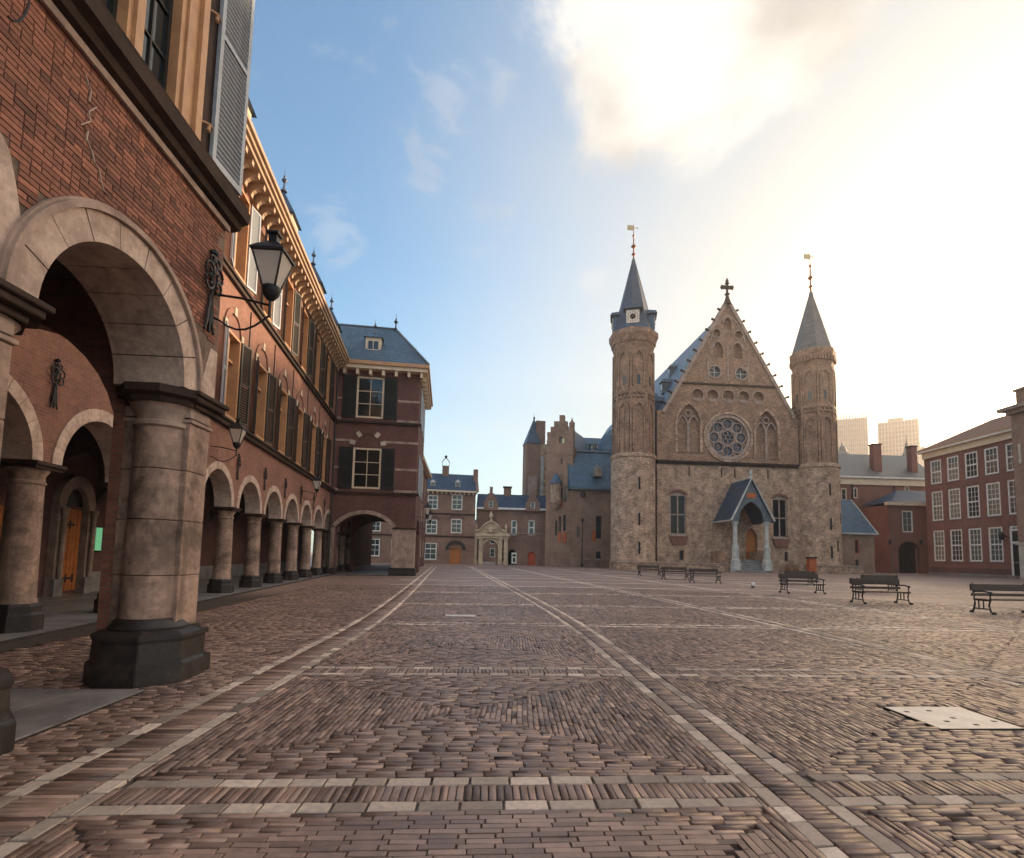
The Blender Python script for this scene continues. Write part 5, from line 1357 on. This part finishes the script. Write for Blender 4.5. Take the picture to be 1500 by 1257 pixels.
# hall body and roof
MB().box(-10.4, -10.0, 1.01, 74, 0, 23.9).box(10.1, 10.5, 1.01, 74, 0, 23.9).build('side_wall', 'brick_hall', rz_)
MB().add([(-10.9, 1.02, 23.6), (11, 1.02, 23.6), (11, 78, 23.6), (-10.9, 78, 23.6), (.1, 1.02, 41.2), (.1, 78, 41.2)], [(0, 3, 5, 4), (1, 4, 5, 2), (0, 4, 1), (3, 2, 5), (0, 1, 2, 3)]).build('roof', 'slate_blue', rz_)
def side_dormer(yy, t, s):
    x = -10.9+11*t; z = 23.6+17.6*t
    o = MB().box(x-.9*s, x+1.5*s, yy-.7*s, yy+.7*s, z-.5, z+1.9*s).build('roof_dormer', 'lead', rz_)
    MB().add([(x-1.3*s, yy-1.0*s, z+1.9*s), (x-1.3*s, yy+1.0*s, z+1.9*s), (x+2.4*s, yy+1.0*s, z+1.9*s), (x+2.4*s, yy-1.0*s, z+1.9*s), (x-.6*s, yy, z+3.0*s), (x+2.4*s, yy, z+3.0*s)], [(0, 1, 4), (0, 4, 5, 3), (1, 2, 5, 4), (2, 3, 5), (0, 3, 2, 1)]).build('dormer_roof', 'slate', o)
    bx('dormer_window', 'white_paint', o, x-.95*s, x-.905*s, yy-.35*s, yy+.35*s, z+.3*s, z+1.5*s)
for yy in (6, 13, 21, 30, 40, 50, 60): side_dormer(yy, .10, 1.0)
for yy in (9, 17, 26, 36, 46): side_dormer(yy, .38, .75)
for yy in (14, 30): side_dormer(yy, .66, .6)
# plinth terrace
MB().box(-18.6, -.0, -4.2, -1.2, 0, 1.0).box(8.2, 18, -4.2, -1.2, 0, 1.0).build('plinth', 'brick_hall', rz_)
MB().box(-18.7, -.0, -4.3, -1.1, 1.001, 1.16).box(8.2, 18.1, -4.3, -1.1, 1.001, 1.16).build('plinth_coping', 'sandstone', rz_)
# towers
def hall_tower(cx, cy, r, ztop, ztip, zvane, clock, zmid):
    t = MB(); t.lathe(0, 0, [(r*1.04, 0), (r*1.03, 1.2), (r, 1.4), (r, zmid-.5), (r*1.05, zmid-.4), (r*1.05, zmid), (r*.97, zmid+.15)], 32)
    body = t.build('tower', 'brick_tower', rz_, smooth=True); body.location = (cx, cy, 0)
    ru = r*.955
    fl_ = 1.2 if clock else 1.07
    u = MB(); u.lathe(0, 0, [(ru*.96, zmid+.1), (ru*.96, ztop-2.8), (ru*(.96+(fl_-.96)*.3), ztop-2.0), (ru*(.96+(fl_-.96)*.75), ztop-1.1), (ru*fl_, ztop-.7), (ru*fl_, ztop)], 8, ph=pi/8)
    up = u.build('tower_shaft', 'brick_towerup', body)
    # corner ribs, blind arches in two tiers, corbel table
    q = MB(); ap = ru*.96*cos(pi/8)
    zsplit = zmid+(ztop-zmid)*.47
    for k in range(8):
        a = pi/8+k*pi/4
        q.tube([(ru*.965*cos(a), ru*.965*sin(a), zmid+.2), (ru*.965*cos(a), ru*.965*sin(a), ztop-3.0)], .17, 6)
        q2 = Matrix.Rotation(k*pi/4+pi/2, 4, 'Z') @ Matrix.Translation((0, -ap, 0))
        hwf = ru*.96*sin(pi/8)
        q.xf = q2
        for z0, z1 in ((zmid+.6, zsplit-.9), (zsplit+1.2, ztop-3.1)):
            w_ = hwf*.62; zz0 = z1-1.7
            q.ring(pointed_pts(0, w_, zz0, 1.3), pointed_pts(0, w_+.22, zz0, 1.65), -.24, .05)
            q.box(-w_-.22, -w_, -.23, .05, z0, zz0); q.box(w_, w_+.22, -.23, .05, z0, zz0)
        q.box(-.09, .09, -.1, .05, zmid+.6, zsplit-2.2)
        # trefoil corbel table between tiers
        for s in (-1, 0, 1): hoop(q, s*hwf*.6, zsplit, .36, .16, -.2, .05, 10)
        q.box(-hwf, hwf, -.15, .04, zsplit+.42, zsplit+.62)
        for s in range(-2, 3): q.box(s*hwf*.42-.13, s*hwf*.42+.13, -.42, .0, ztop-1.9, ztop-1.2)
        q.xf = None
    q.build('blind_arches', 'brick_towerup', body)
    q = MB()
    for k in range(8):
        q.xf = Matrix.Rotation(k*pi/4+pi/2, 4, 'Z') @ Matrix.Translation((0, -ap, 0))
        q.box(-.22, .22, -.03, .02, zsplit+1.6, zsplit+3.0)
    q.build('tower_window', 'glass_far', body)
    q = MB()
    for k, zz in enumerate((2.2, 6.4, 11.6)):
        q.xf = Matrix.Rotation(radians(-92+k*0)+pi/2-.0, 4, 'Z'); q.box(-.14+.1, .14+.1, -r-.02, -r+.2, zz, zz+1.8)
        if not clock: q.xf = Matrix.Rotation(radians(-70+k*18)+pi/2, 4, 'Z'); q.box(-.13, .13, -r-.02, -r+.2, zz+1, zz+2.6)
    q.build('slit_window', 'dark', body)
    cr = ru*(1.10 if clock else 1.0)
    mat = 'slate' if clock else 'slate_gray'
    cone = MB(); cone.lathe(0, 0, [(cr, ztop), (cr*.95, ztop+.4), (cr*.80, ztop+2.0), (.28, ztip-.6), (.2, ztip)], 8 if clock else 8, ph=pi/8)
    cn = cone.build('spire', mat, body)
    q = MB()
    for k in range(8):
        a = pi/8+k*pi/4; q.tube([(cr*.8*cos(a), cr*.8*sin(a), ztop+1.8), (.27*cos(a), .27*sin(a), ztip-.6)], .07, 5)
    q.build('hip_roll', 'slate' if clock else 'slate_gray', body)
    MB().lathe(0, 0, [(.42, ztip-1.8), (.36, ztip-.6), (.25, ztip)], 8).build('spire_cap', 'lead', body)
    h = zvane-ztip
    MB().lathe(0, 0, [(.14, ztip), (.12, ztip+.1*h), (.34, ztip+.14*h), (.12, ztip+.18*h), (.1, ztip+.3*h), (.42, ztip+.36*h), (.12, ztip+.42*h), (.08, ztip+.62*h), (.24, ztip+.66*h), (.06, ztip+.7*h), (.03, ztip+h)], 8).build('finial', 'copper', body, smooth=True)
    MB().box(-1.0, -.04, -.03, .03, zvane-1.1, zvane-.3).box(.04, .8, -.02, .02, zvane-.72, zvane-.62).build('weather_vane', 'gilt', body)
    if clock:
        for k, face in ((-1, 'clock'), (1, 'side'), (0, 'side'), (3, 'side')):
            a = radians({-1: -108, 1: -15, 0: 165, 3: 75}[k])
            X = Matrix.Rotation(a+pi/2, 4, 'Z') @ Matrix.Translation((0, -cr*.80, 0))
            q = MB(); q.xf = X; q.box(-1.05, 1.05, -.35, 1.6, ztop+.15, ztop+3.0); bxo = q.build('clock_housing', 'slate_blue', body)
            q = MB(); q.xf = X; q.add([(-1.4, -.75, ztop+2.95), (1.4, -.75, ztop+2.95), (1.4, 1.9, ztop+2.95), (-1.4, 1.9, ztop+2.95), (-1.1, -.55, ztop+3.5), (1.1, -.55, ztop+3.5), (1.1, 1.7, ztop+3.7), (-1.1, 1.7, ztop+3.7)], [(0, 3, 2, 1), (4, 5, 6, 7), (0, 1, 5, 4), (1, 2, 6, 5), (2, 3, 7, 6), (3, 0, 4, 7)]); q.build('housing_roof', 'slate', bxo)
            q = MB(); q.xf = X; q.box(-.95, .95, -.45, -.36, ztop+.75, ztop+2.7); q.build('clock_face', 'clock', bxo)
            q = MB(); q.xf = X; zc = ztop+1.72
            q.prism(circ(0, zc, .42, 16), -.50, -.46)
            for hh in range(12):
                a2 = hh*pi/6; q.box(.75*cos(a2)-.045, .75*cos(a2)+.045, -.48, -.452, zc+.75*sin(a2)-.07, zc+.75*sin(a2)+.07)
            q.build('dial', 'dark', bxo)
            q = MB(); q.xf = X; q.tube([(0, -.53, zc), (.42, -.53, zc+.42)], .05, 4).tube([(0, -.53, zc), (-.35, -.53, zc-.12)], .06, 4); q.build('clock_hand', 'gilt', bxo)
    return body
hall_tower(-14.85, .6, 3.3, 35.9, 48.4, 54.3, True, 16.9)
hall_tower(14.35, .6, 3.25, 34.6, 44.9, 51.6, False, 16.4)
# porch
PY = -5.6
def pz(px_, py_): return RZ(px_, py_, PY)
pL, pR = pz(1078, 790)[0], pz(1124, 790)[0]; zE = pz(1100, 762)[1]; zA = pz(1100.5, 704)[1]; pc = (pL+pR)/2
eL, eR = pz(1072, 762)[0], pz(1131, 764)[0]
pch = rz_
bar = [(eL, zE), (eR, zE), (pc, zA)]
hole = pointed_pts(pc, (pR-pL)/2-.45, zE-.15, (zA-zE)*.50)
fr_ = [(eL, zE-.15), (hole[0][0], zE-.15)] + hole[1:-1] + [(hole[-1][0], zE-.15), (eR, zE-.15), (pc, zA)]
po = MB().prism(fr_, PY, PY+.35).build('porch', 'lead', rz_)
MB().add([(eL-.2, PY-.25, zE-.25), (pc, PY-.25, zA+.15), (pc, -.02, zA+.15), (eL-.2, -.02, zE-.25), (eL-.2, PY-.25, zE-.0), (pc, PY-.25, zA+.4), (pc, -.02, zA+.4), (eL-.2, -.02, zE)], [(0, 1, 2, 3), (4, 7, 6, 5), (0, 4, 5, 1), (1, 5, 6, 2), (2, 6, 7, 3), (3, 7, 4, 0)]).build('porch_roof', 'slate', po)
MB().add([(eR+.2, PY-.25, zE-.25), (pc+.01, PY-.25, zA+.15), (pc+.01, -.02, zA+.15), (eR+.2, -.02, zE-.25), (eR+.2, PY-.25, zE-.0), (pc+.01, PY-.25, zA+.4), (pc+.01, -.02, zA+.4), (eR+.2, -.02, zE)], [(0, 3, 2, 1), (4, 5, 6, 7), (0, 1, 5, 4), (1, 2, 6, 5), (2, 3, 7, 6), (3, 0, 4, 7)]).build('porch_roof', 'slate', po)
q = MB(); q.tube([(eL-.2, PY-.3, zE-.1), (pc, PY-.3, zA+.3), (eR+.2, PY-.3, zE-.1)], .17, 6).tube([(eL-.25, PY-.3, zE-.1), (eL-.25, 0, zE-.1)], .14, 6).tube([(pc, PY-.3, zA+.4), (pc, 0, zA+.4)], .14, 6)
q.lathe(pc, PY, [(.2, zA+.2), (.12, zA+.7), (.25, zA+.9), (.05, zA+1.6)], 8); q.build('porch_trim', 'lead_pale', po)
MB().lathe(0, 0, [(.01, 0)], 3) if False else None
MB().prism(circ(pc-.25, zE+(zA-zE)*.62, .42, 12), PY-.08, PY-.003).prism(circ(pc+.3, zE+(zA-zE)*.62, .42, 12), PY-.081, PY-.004).build('painted_arms', 'shutter_orange', po)
for xx in (pL, pR):
    for yy in (PY+.2,):
        MB().lathe(xx, yy, [(.62, 1.2), (.62, 1.6), (.5, 1.8), (.48, 3.4), (.34, 3.8), (.3, zE-.9), (.45, zE-.5), (.55, zE-.2)], 8).lathe(xx, yy, [(.75, 0), (.75, 1.2)], 8).build('porch_column', 'lead_pale', po)
for x in (pL-.9, pR+.4): bx('stair_parapet', 'brick_hall', po, x, x+.5, PY+1.2, -.05, 0, 3.0)
for k in range(7):
    bx('step', 'blue_stone', po, pL-.38, pR+.38, PY-.6+k*.5, -1.0-(6-k)*.0-.002*k, .29*k*.85, .29*(k+1)*.85-.004)
# low rail, bins, door
tb = empty('orange_cabinet', RZ.w(RZ(1188.5, 838, -4.8)[0], -4.9, 0), pi/2-RZ.az, 'tall orange cabinet standing at the foot of the right hall tower', 'cabinet')
w_ = .55; MB().box(-w_, w_, -.35, .35, .08, 2.1).build('body', 'shutter_orange', tb, bevel=.03)
MB().box(-w_-.06, w_+.06, -.42, .42, 2.1, 2.3).box(-w_+.04, w_-.04, -.3, .3, 0, .08).build('lid', 'iron', tb)

# bicycle leaning by the terrace
by = RZ.w(RZ(880, 835, -6)[0]-1.5, -6, 0)
bi = empty('bicycle', LH.w(LH(880, 833, -2)[0], -2.0, 0), pi/2-LH.az, 'dark bicycle leaning on its side against the low hall plinth', 'bicycle')
def wheel(x): 
    q = MB(); I = [(x+.33*cos(2*pi*j/20), 0.35+.33*sin(2*pi*j/20)) for j in range(21)]; O = [(x+.37*cos(2*pi*j/20), .37+.37*sin(2*pi*j/20)-.02) for j in range(21)]
    q.ring(I, O, -.02, .02); 
    for j in range(8): q.tube([(x, 0, .35), (x+.33*cos(j*pi/4), 0, .35+.33*sin(j*pi/4))], .006, 3)
    q.build('wheel', 'iron', bi)
wheel(-.52); wheel(.52)
MB().tube([(-.52, 0, .35), (-.2, 0, .85), (.38, 0, .85), (-.05, 0, .35), (-.2, 0, .85)], .02, 6).tube([(-.52, 0, .35), (-.05, 0, .35)], .02, 6).tube([(.52, 0, .35), (.36, 0, 1.0)], .02, 6).tube([(.36, -.25, 1.02), (.36, .25, 1.02)], .018, 6).tube([(-.2, 0, .85), (-.23, 0, .98)], .02, 6).build('frame', 'iron', bi)
MB().box(-.36, -.1, -.07, .07, .98, 1.03).build('saddle', 'iron', bi)

# lamp post by the low hall
lp = LH.w(LH(852.5, 834, -2.2)[0], -2.2, 0)
le = empty('lamp_post', lp, 0, 'thin tall grey lamp post in front of the low hall', 'lamp post')
MB().lathe(0, 0, [(.22, 0), (.2, .5), (.09, .7), (.06, 7.2), (.05, 7.4)], 10).build('post', 'iron', le)
MB().lathe(0, 0, [(.1, 7.4), (.2, 7.5), (.2, 7.9), (.02, 8.1)], 8).build('lamp_head', 'iron', le)

# ================================================================= RIGHT SIDE
AN = Fr(52, 80, 1.488)
an = AN.empty('small_annex', 'small low brick annex with a blue hipped roof right of the hall tower', 'building')
a0, a1 = AN(1222, 830)[0], AN(1282, 830)[0]; ze = 6.1
ws = [AN.r(1252, 790, 1259, 811), AN.r(1253, 820, 1258, 832)]
facade('wall', 'brick_grey', an, rect(a0, a1, 0, ze), [rect(*w) for w in ws], .5)
for w in ws: window(an, *w, .2, 'red' if w[3] > 3 else 'dark_stone', 'glass_far', 1, 2, .12)
MB().box(a1-.5, a1-.001, .501, 6, 0, ze).box(a0, a1, 6.001, 6.4, 0, ze).build('side_wall', 'brick_grey', an)
rtx = AN(1247, 732, 2.5); 
MB().add([(a0, -.4, ze+.0), (a1+.3, -.4, ze), (a1+.3, 6.6, ze), (a0, 6.6, ze), (a0, 2.6, rtx[1]), (rtx[0], 2.6, rtx[1])], [(0, 1, 5, 4), (1, 2, 5), (2, 3, 4, 5), (3, 0, 4), (0, 3, 2, 1)]).build('roof', 'slate_blue', an)
MB().tube([(a1+.3, -.4, ze+.05), (rtx[0], 2.6, rtx[1])], .12, 6).box(a0, a1+.4, -.55, -.35, ze-.12, ze+.12).build('gutter', 'lead_pale', an)

BB = Fr(60, 95, 1.52)
bb = BB.empty('rear_brick_house', 'dark brick house with cream cornice, grey hipped roof and two chimneys behind the annex', 'building')
a0, a1 = BB(1215, 720)[0], BB(1375, 720)[0]; zt = BB(1290, 711)[1]; zc = BB(1290, 700)[1]; zr = BB(1300, 667, 7)[1]
ax = BB(1263, 700)[0]
ws = [BB.r(1232, 715, 1241, 733), BB.r(1325, 712, 1333, 727), BB.r(1250, 714, 1257, 730)]
facade('wall', 'brick_right', bb, rect(a0, a1, 0, zt), [rect(*w) for w in ws], .5)
for w in ws: window(bb, *w, .15, 'cream_paint', 'glass_far', 1, 2, .2)
MB().box(a0, a1, -.25, .3, zt, zc-.2).build('frieze', 'cream_paint', bb); MB().box(a0-.2, a1, -.6, .3, zc-.199, zc+.1).build('cornice', 'white_paint', bb)
MB().roof(a0, a1, -.6, 14, zc+.11, zr, ax+.5, a1, 7).build('roof', 'slate_gray', bb)
bx('rear_wall', 'brick_right', bb, a0, a1, 13, 13.4, 0, zt)
for xa, xb, yt in ((1278, 1289.5, 652), (1333, 1341.5, 655)):
    c0, c1 = BB(xa, 690, 1.5)[0], BB(xb, 690, 1.5)[0]; ztp = BB(xa, yt, 1.5)[1]
    ch = bx('chimney', 'brick_right', bb, c0, c1, 1, 2.2, zc+.3, ztp); bx('chimney_cap', 'cornice_dark', ch, c0-.12, c1+.12, .88, 2.32, ztp, ztp+.2)
q = MB(); q.box(a0+4.2, a0+4.5, -.12, -.003, 0, zt); q.box(ax+6, ax+6.2, -.12, -.003, 0, zt); q.build('drain_pipe', 'iron', bb)

BR = Fr(64, 88, 1.52)
br = BR.empty('bridge_house', 'low dark brick link house with arched doorway between two brick houses', 'building')
a0, a1 = BR(1303, 800)[0], BR(1362, 800)[0]; zt = BR(1330, 741)[1]
al, ar = BR(1317, 830)[0], BR(1349, 830)[0]; ac = (al+ar)/2; aw = (ar-al)/2; az_ = BR(1333, 793)[1]
w = BR.r(1321, 748, 1338, 780)
facade('wall', 'brick_right', br, [(a0, 0), (al, 0), (al, az_-1.4)] + arc_pts(ac, aw, az_-1.4, 1.4, 12)[1:-1] + [(ar, az_-1.4), (ar, 0), (a1, 0), (a1, zt), (a0, zt)], [rect(*w)], .8)
window(br, *w, .15, 'white_paint', 'glass_curtain', 2, 3, .2)
MB().box(al-.1, ar+.1, 1.2, 1.3, 0, az_+.1).build('doorway', 'cornice_dark', br)
MB().box(a0-.4, a1, -.5, .3, zt, zt+.55).build('cornice', 'cream_paint', br)
MB().roof(a0+.3, a1+3, -.5, 7, zt+.56, zt+3.1, a0+4.3, a1+3, 3.2).build('roof', 'slate', br)
MB().box(a0, a0+.4, .801, 6, 0, zt).build('side_wall', 'brick_right', br)
for p_ in (1303, 1349):
    lx, lz = BR(p_, 795, -.4); MB().tube([(lx, -.01, lz-.4), (lx, -.5, lz)], .05, 5).lathe(lx, -.5, [(.05, lz-.3), (.22, lz), (.25, lz+.4), (.05, lz+.6)], 8).build('wall_lamp', 'iron', br)

RB = Fr(66, 84.5, pi-.01)
rb = RB.empty('sash_window_house', 'red brick house with rows of white sash windows and tiled roof on the right', 'building')
zt = 18.9; LN = 75
holes = []
x = 1.25
xs_ = []
while x < LN-3: xs_.append(x); x += 3.27
fl_z = ((2.15, 7.0), (8.6, 13.3), (14.55, 18.35))
for x in xs_:
    for z0, z1 in fl_z: holes.append(rect(x, x+2.12, z0, z1))
facade('wall', 'brick_right', rb, rect(0, LN, 0, zt), holes, .5)
for i, x in enumerate(xs_):
    for j, (z0, z1) in enumerate(fl_z):
        window(rb, x, x+2.12, z0, z1, .10, 'white_paint', random.choice(('glass_curtain', 'glass_far', 'glass_dark')), 3 if i < 6 else 2, 6 if j < 2 else 4, .2, .05, (0, .5), sep=(i < 5), sill='blue_stone' if i < 6 else None)
        if i < 6 and random.random() < .6: bx('curtain', 'cream_paint', rb, x+.22, x+.22+random.choice((.35, .5, 1.6)), .118, .121, z0+(z1-z0)*random.choice((.1, .5, .65)), z1-.2)
        if i < 6: bx('flat_arch', 'brick_near', rb, x-.12, x+2.24, -.03, -.003, z1+.02, z1+.4)
MB().box(-.01, LN, -.08, -.003, 0, .35).build('stone_base', 'blue_stone', rb)
MB().box(-.01, LN, -.06, -.003, .351, 1.15).build('plinth', 'brick_block', rb)
MB().box(-.1, LN, -.25, .3, zt, zt+.95).build('frieze', 'cream_paint', rb)
MB().box(-.5, LN, -.85, .3, zt+.951, zt+1.25).build('cornice', 'white_paint', rb)
MB().box(-.55, LN, -.95, .2, zt+1.252, zt+1.4).build('gutter', 'tan_paint', rb)
rr = RB(1405, 624, 6); 
MB().roof(-.5, LN, -.9, 13, zt+1.41, rr[1]-.5, 6.2, LN, 6).build('roof', 'roof_tile', rb)
MB().box(0, .5, .501, 12, 0, zt).box(0, LN, 12, 12.4, 0, zt).build('end_wall', 'brick_right', rb)
# door at its right end
dd = RB.r(1479, 775, 1499, 845)
MB().box(dd[0]+.1, dd[0]+.4, -.12, -.09, .3, dd[3]).box(dd[0]+.1, dd[0]+3, -.121, -.091, 4.6, 4.9).box(dd[0]+.1, dd[0]+3, -.122, -.092, dd[3]-.3, dd[3]).build('door_frame', 'white_paint', rb)
MB().box(dd[0]+.4, dd[0]+3, -.088, -.065, .3, dd[3]-.3).build('door', 'shutter_dark', rb)
lx, lz = RB(1469, 786, -.6); MB().tube([(lx, -.01, lz), (lx, -.7, lz+.3)], .06, 5).lathe(lx, -.8, [(.05, lz-.5), (.3, lz-.3), (.35, lz+.3), (.05, lz+.7)], 8).build('wall_lamp', 'iron', rb)

# projecting stone portal house at the right edge
PR = Fr(63.0, 66.2, pi-.01)
pr2 = PR.empty('portal_house', 'edge of a grey stone fronted building with a heavy cornice at the right border', 'building')
a0 = PR(1486, 700)[0]; zt = PR(1490, 600)[1]; ztop = PR(1490, 572)[1]
MB().box(a0, 34, 0, 2.95, 4.6, zt-.5).build('wall', 'brick_grey', pr2)
MB().box(a0-.9, 34, -1.0, 2.95, zt, zt+.45).box(a0-.3, 34, -.4, 2.95, zt-.498, zt-.002).build('cornice', 'sandstone', pr2)
MB().box(a0+.5, 34, .3, 12, zt+.451, ztop).build('attic', 'brick_grey', pr2)
MB().box(a0+.3, 34, .1, 12.2, ztop, ztop+.3).build('attic_coping', 'sandstone', pr2)
MB().roof(a0+4, 34, 1, 14, ztop+.31, ztop+6, a0+8, 31, 7).build('roof', 'slate', pr2)  # unseen high roof, added to cast shade on the near wing
MB().box(a0+.8, a0+1.1, -.1, -.003, zt-7, zt-4.5).build('stone_panel', 'white_stone', pr2)
MB().box(a0+.1, 34, -.1, 2.94, 0, 4.3).box(a0-.15, 34, -.3, 2.95, 4.302, 4.598).build('base', 'white_stone', pr2)
# added hidden block, its sloped top shaped to shade the long wing
OB = Fr(140, 146, -.05)
ob = OB.empty('shade_block', 'added block hidden behind the tiled roof, its sloping top shading the long wing', 'building')
MB().prism([(-14, 0), (17, 0), (17, 37), (11, 43), (7, 44.5), (4, 43.5), (0, 40.5), (-4, 38), (-14, 35)], -8, 0).build('wall', 'brick_right', ob)

# ================================================================= SKYLINE
def office(name, label, F, xl, xr, yt, depth, nx, nz, crown):
    e = F.empty(name, label, 'tower block')
    a0, a1 = F(xl, 700)[0], F(xr, 700)[0]; zt = F((xl+xr)/2, yt)[1]
    MB().box(a0+.6, a1-.6, .3, depth, 0, zt-1).build('core', 'tower_wall', e)
    q = MB()
    for i in range(nx+1):
        x = a0+(a1-a0)*i/nx; q.box(x-.55, x+.55, -.2, .6, 0, zt)
    for j in range(nz+1):
        z = zt*(j/nz); q.box(a0, a1, 0, .61, max(0, z-.9), z+.0)
    for i in range(8):
        y = depth*i/7; q.box(a0-.2, a0+.59, y-.6, y+.6, 0, zt)
    for j in range(nz+1): z = zt*(j/nz); q.box(a0, a0+.6, .62, depth, max(0, z-.9), z)
    q.build('facade_grid', 'concrete', e)
    crown(e, a0, a1, zt)
    return e
T1 = Fr(310, 480, 2.05); T2 = Fr(380, 500, 2.2)
def cr1(e, a0, a1, zt):
    q = MB()
    for i in range(13): x = a0+(a1-a0)*i/12; q.box(x-.5, x+.5, -.2, .8, zt, zt+4)
    q.build('roof_fins', 'concrete', e)
def cr2(e, a0, a1, zt):
    MB().box(a0+8, a1-12, 3, 20, zt, zt+4).box(a1-10, a1-3, 3, 20, zt-6, zt+1).build('roof_storey', 'concrete', e)
    MB().box(a1+.3, a1+4, 2, 20, 0, zt-28).build('side_bay', 'concrete', e)
office('office_tower', 'distant pale office tower with a fine window grid, beside the right hall tower', T1, 1222, 1273, 613, 40, 16, 30, cr1)
office('apartment_tower', 'distant broad pale tower with stepped top, farther right of the gridded tower', T2, 1289, 1349, 616, 40, 12, 32, cr2)
SPR = Fr(115, 190, 1.5)
se = SPR.empty('church_spire', 'thin dark pointed spire rising between the two chimneys', 'spire')
sx = SPR(1328, 660)[0]; sz = SPR(1328, 645)[1]; sb_ = SPR(1328, 669)[1]
MB().box(sx-1.6, sx+1.6, -1.6, 1.6, 0, sb_).build('tower', 'brick_right', se)
MB().lathe(sx, 0, [(1.7, sb_), (.9, sb_+2), (.12, sz), (.06, SPR(1328, 636)[1])], 8).build('spire', 'slate_gray', se)
d2 = SPR.empty('domed_roof', 'small grey domed roof with finial just right of the hall tower', 'roof turret')
sx = SPR(1234, 660)[0]; s0 = SPR(1234, 672)[1]; s1_ = SPR(1234, 655)[1]
MB().lathe(sx, 0, [(3.4, 0), (3.4, s0), (3.0, s0+1), (1.6, s0+2.5), (1.0, s1_), (.3, s1_+.6), (.1, s1_+2.6)], 12).build('dome', 'slate_gray', d2)

# ================================================================= BENCHES
def make_bench():
    e = empty('park_bench', (0, 0, 0), 0, '', 'bench', 'benches standing in back to back pairs on the court')
    L = 1.9
    # local x along the bench, sitter faces -y
    back = MB().box(-L/2, L/2, .235, .28, .66, .86).build('backrest', 'bench_wood', e, bevel=.008)
    bx('back_slat', 'bench_wood', e, -L/2, L/2, .215, .245, .50, .585)
    for k in range(4): bx('seat_slat', 'bench_wood', e, -L/2, L/2, -.26+k*.115, -.26+k*.115+.10, .40, .435)
    for s in (-1, 1):
        x = s*(L/2-.1); q = MB()
        q.tube([(x, .34, .0), (x, .27, .1), (x, .22, .3), (x, .24, .5), (x, .29, .88)], .026, 6)
        q.tube([(x, -.36, .0), (x, -.26, .08), (x, -.22, .25), (x, -.27, .40), (x, -.26, .62)], .026, 6)
        q.tube([(x, -.27, .39), (x, .24, .39)], .026, 6); q.tube([(x, -.3, .62), (x, -.1, .66), (x, .25, .64)], .028, 6)
        q.tube([(x, -.24, .14), (x, .24, .14)], .02, 6); q.tube([(x, -.05, .14), (x, -.05, .39)], .018, 6); q.tube([(x, .1, .14), (x, .1, .39)], .018, 6)
        q.lathe(x, -.36, [(.055, 0), (.055, .05), (.03, .07)], 8); q.lathe(x, .34, [(.055, 0), (.055, .05), (.03, .07)], 8)
        q.lathe(x, -.30, [(.01, .58), (.045, .62), (.01, .66)], 8)
        q.build('cast_frame', 'iron', e)
    return e
B0 = make_bench()
def gpos(px_, py_):
    q_ = ray(px_, py_); t = -CAMH/q_.z; return Vector((q_.x*t, q_.y*t, 0))
BEN = [  # centre of front bench feet line in the photo, rotation
    ((1478, 899), 'nearest bench, cut by the right edge of the view'),
    ((1290, 884), 'front bench of the second pair from the right'),
    ((1283, 868), 'rear bench of the second pair from the right, backing onto the front one'),
    ((1175, 869), 'front bench of the middle pair, before the porch tower'),
    ((1168, 857), 'rear bench of the middle pair, mostly hidden by the one in front'),
    ((1033, 853.5), 'right bench of the three small distant ones in front of the hall'),
    ((989, 848.5), 'middle bench of the three small distant ones in front of the hall'),
    ((951, 843.5), 'farthest bench, leftmost of the three small ones before the hall'),
]
for i, ((px_, py_), lab) in enumerate(BEN):
    o = B0 if i == 0 else linkcopy(B0)
    p_ = gpos(px_, py_)
    o.location = p_; o.rotation_euler = (0, 0, radians(4 if i not in (2, 4) else 184))
    o['label'] = 'dark wooden '+lab; o.scale = (1.12,)*3
bl_ = empty('stone_ball', gpos(1103, 861)+Vector((0, 0, 0)), 0, 'small pale ball bollard alone on the court paving', 'bollard')
MB().lathe(0, 0, [(.1, 0), (.1, .06), (.07, .08)], 12).build('foot', 'iron', bl_)
MB().lathe(0, 0, [(.03, .07), (.1, .1), (.14, .18), (.13, .24), (.08, .30), (.02, .33)], 14).build('ball', 'ball', bl_, smooth=True)

# ================================================================= HAZE
hz_ = MB().box(-420, 620, -60, 640, -1.2, 155).build('haze', 'dark'); hz_['kind'] = 'stuff'
hz_.data.materials.clear()
hm = bpy.data.materials.new('haze'); hm.use_nodes = True; t = hm.node_tree; t.nodes.clear()
pv_ = t.nodes.new('ShaderNodeVolumePrincipled'); ho = t.nodes.new('ShaderNodeOutputMaterial'); t.links.new(pv_.outputs[0], ho.inputs['Volume'])
pv_.inputs['Color'].default_value = (.95, .88, .80, 1); pv_.inputs['Density'].default_value = .0006; pv_.inputs['Anisotropy'].default_value = .35
hz_.data.materials.append(hm)
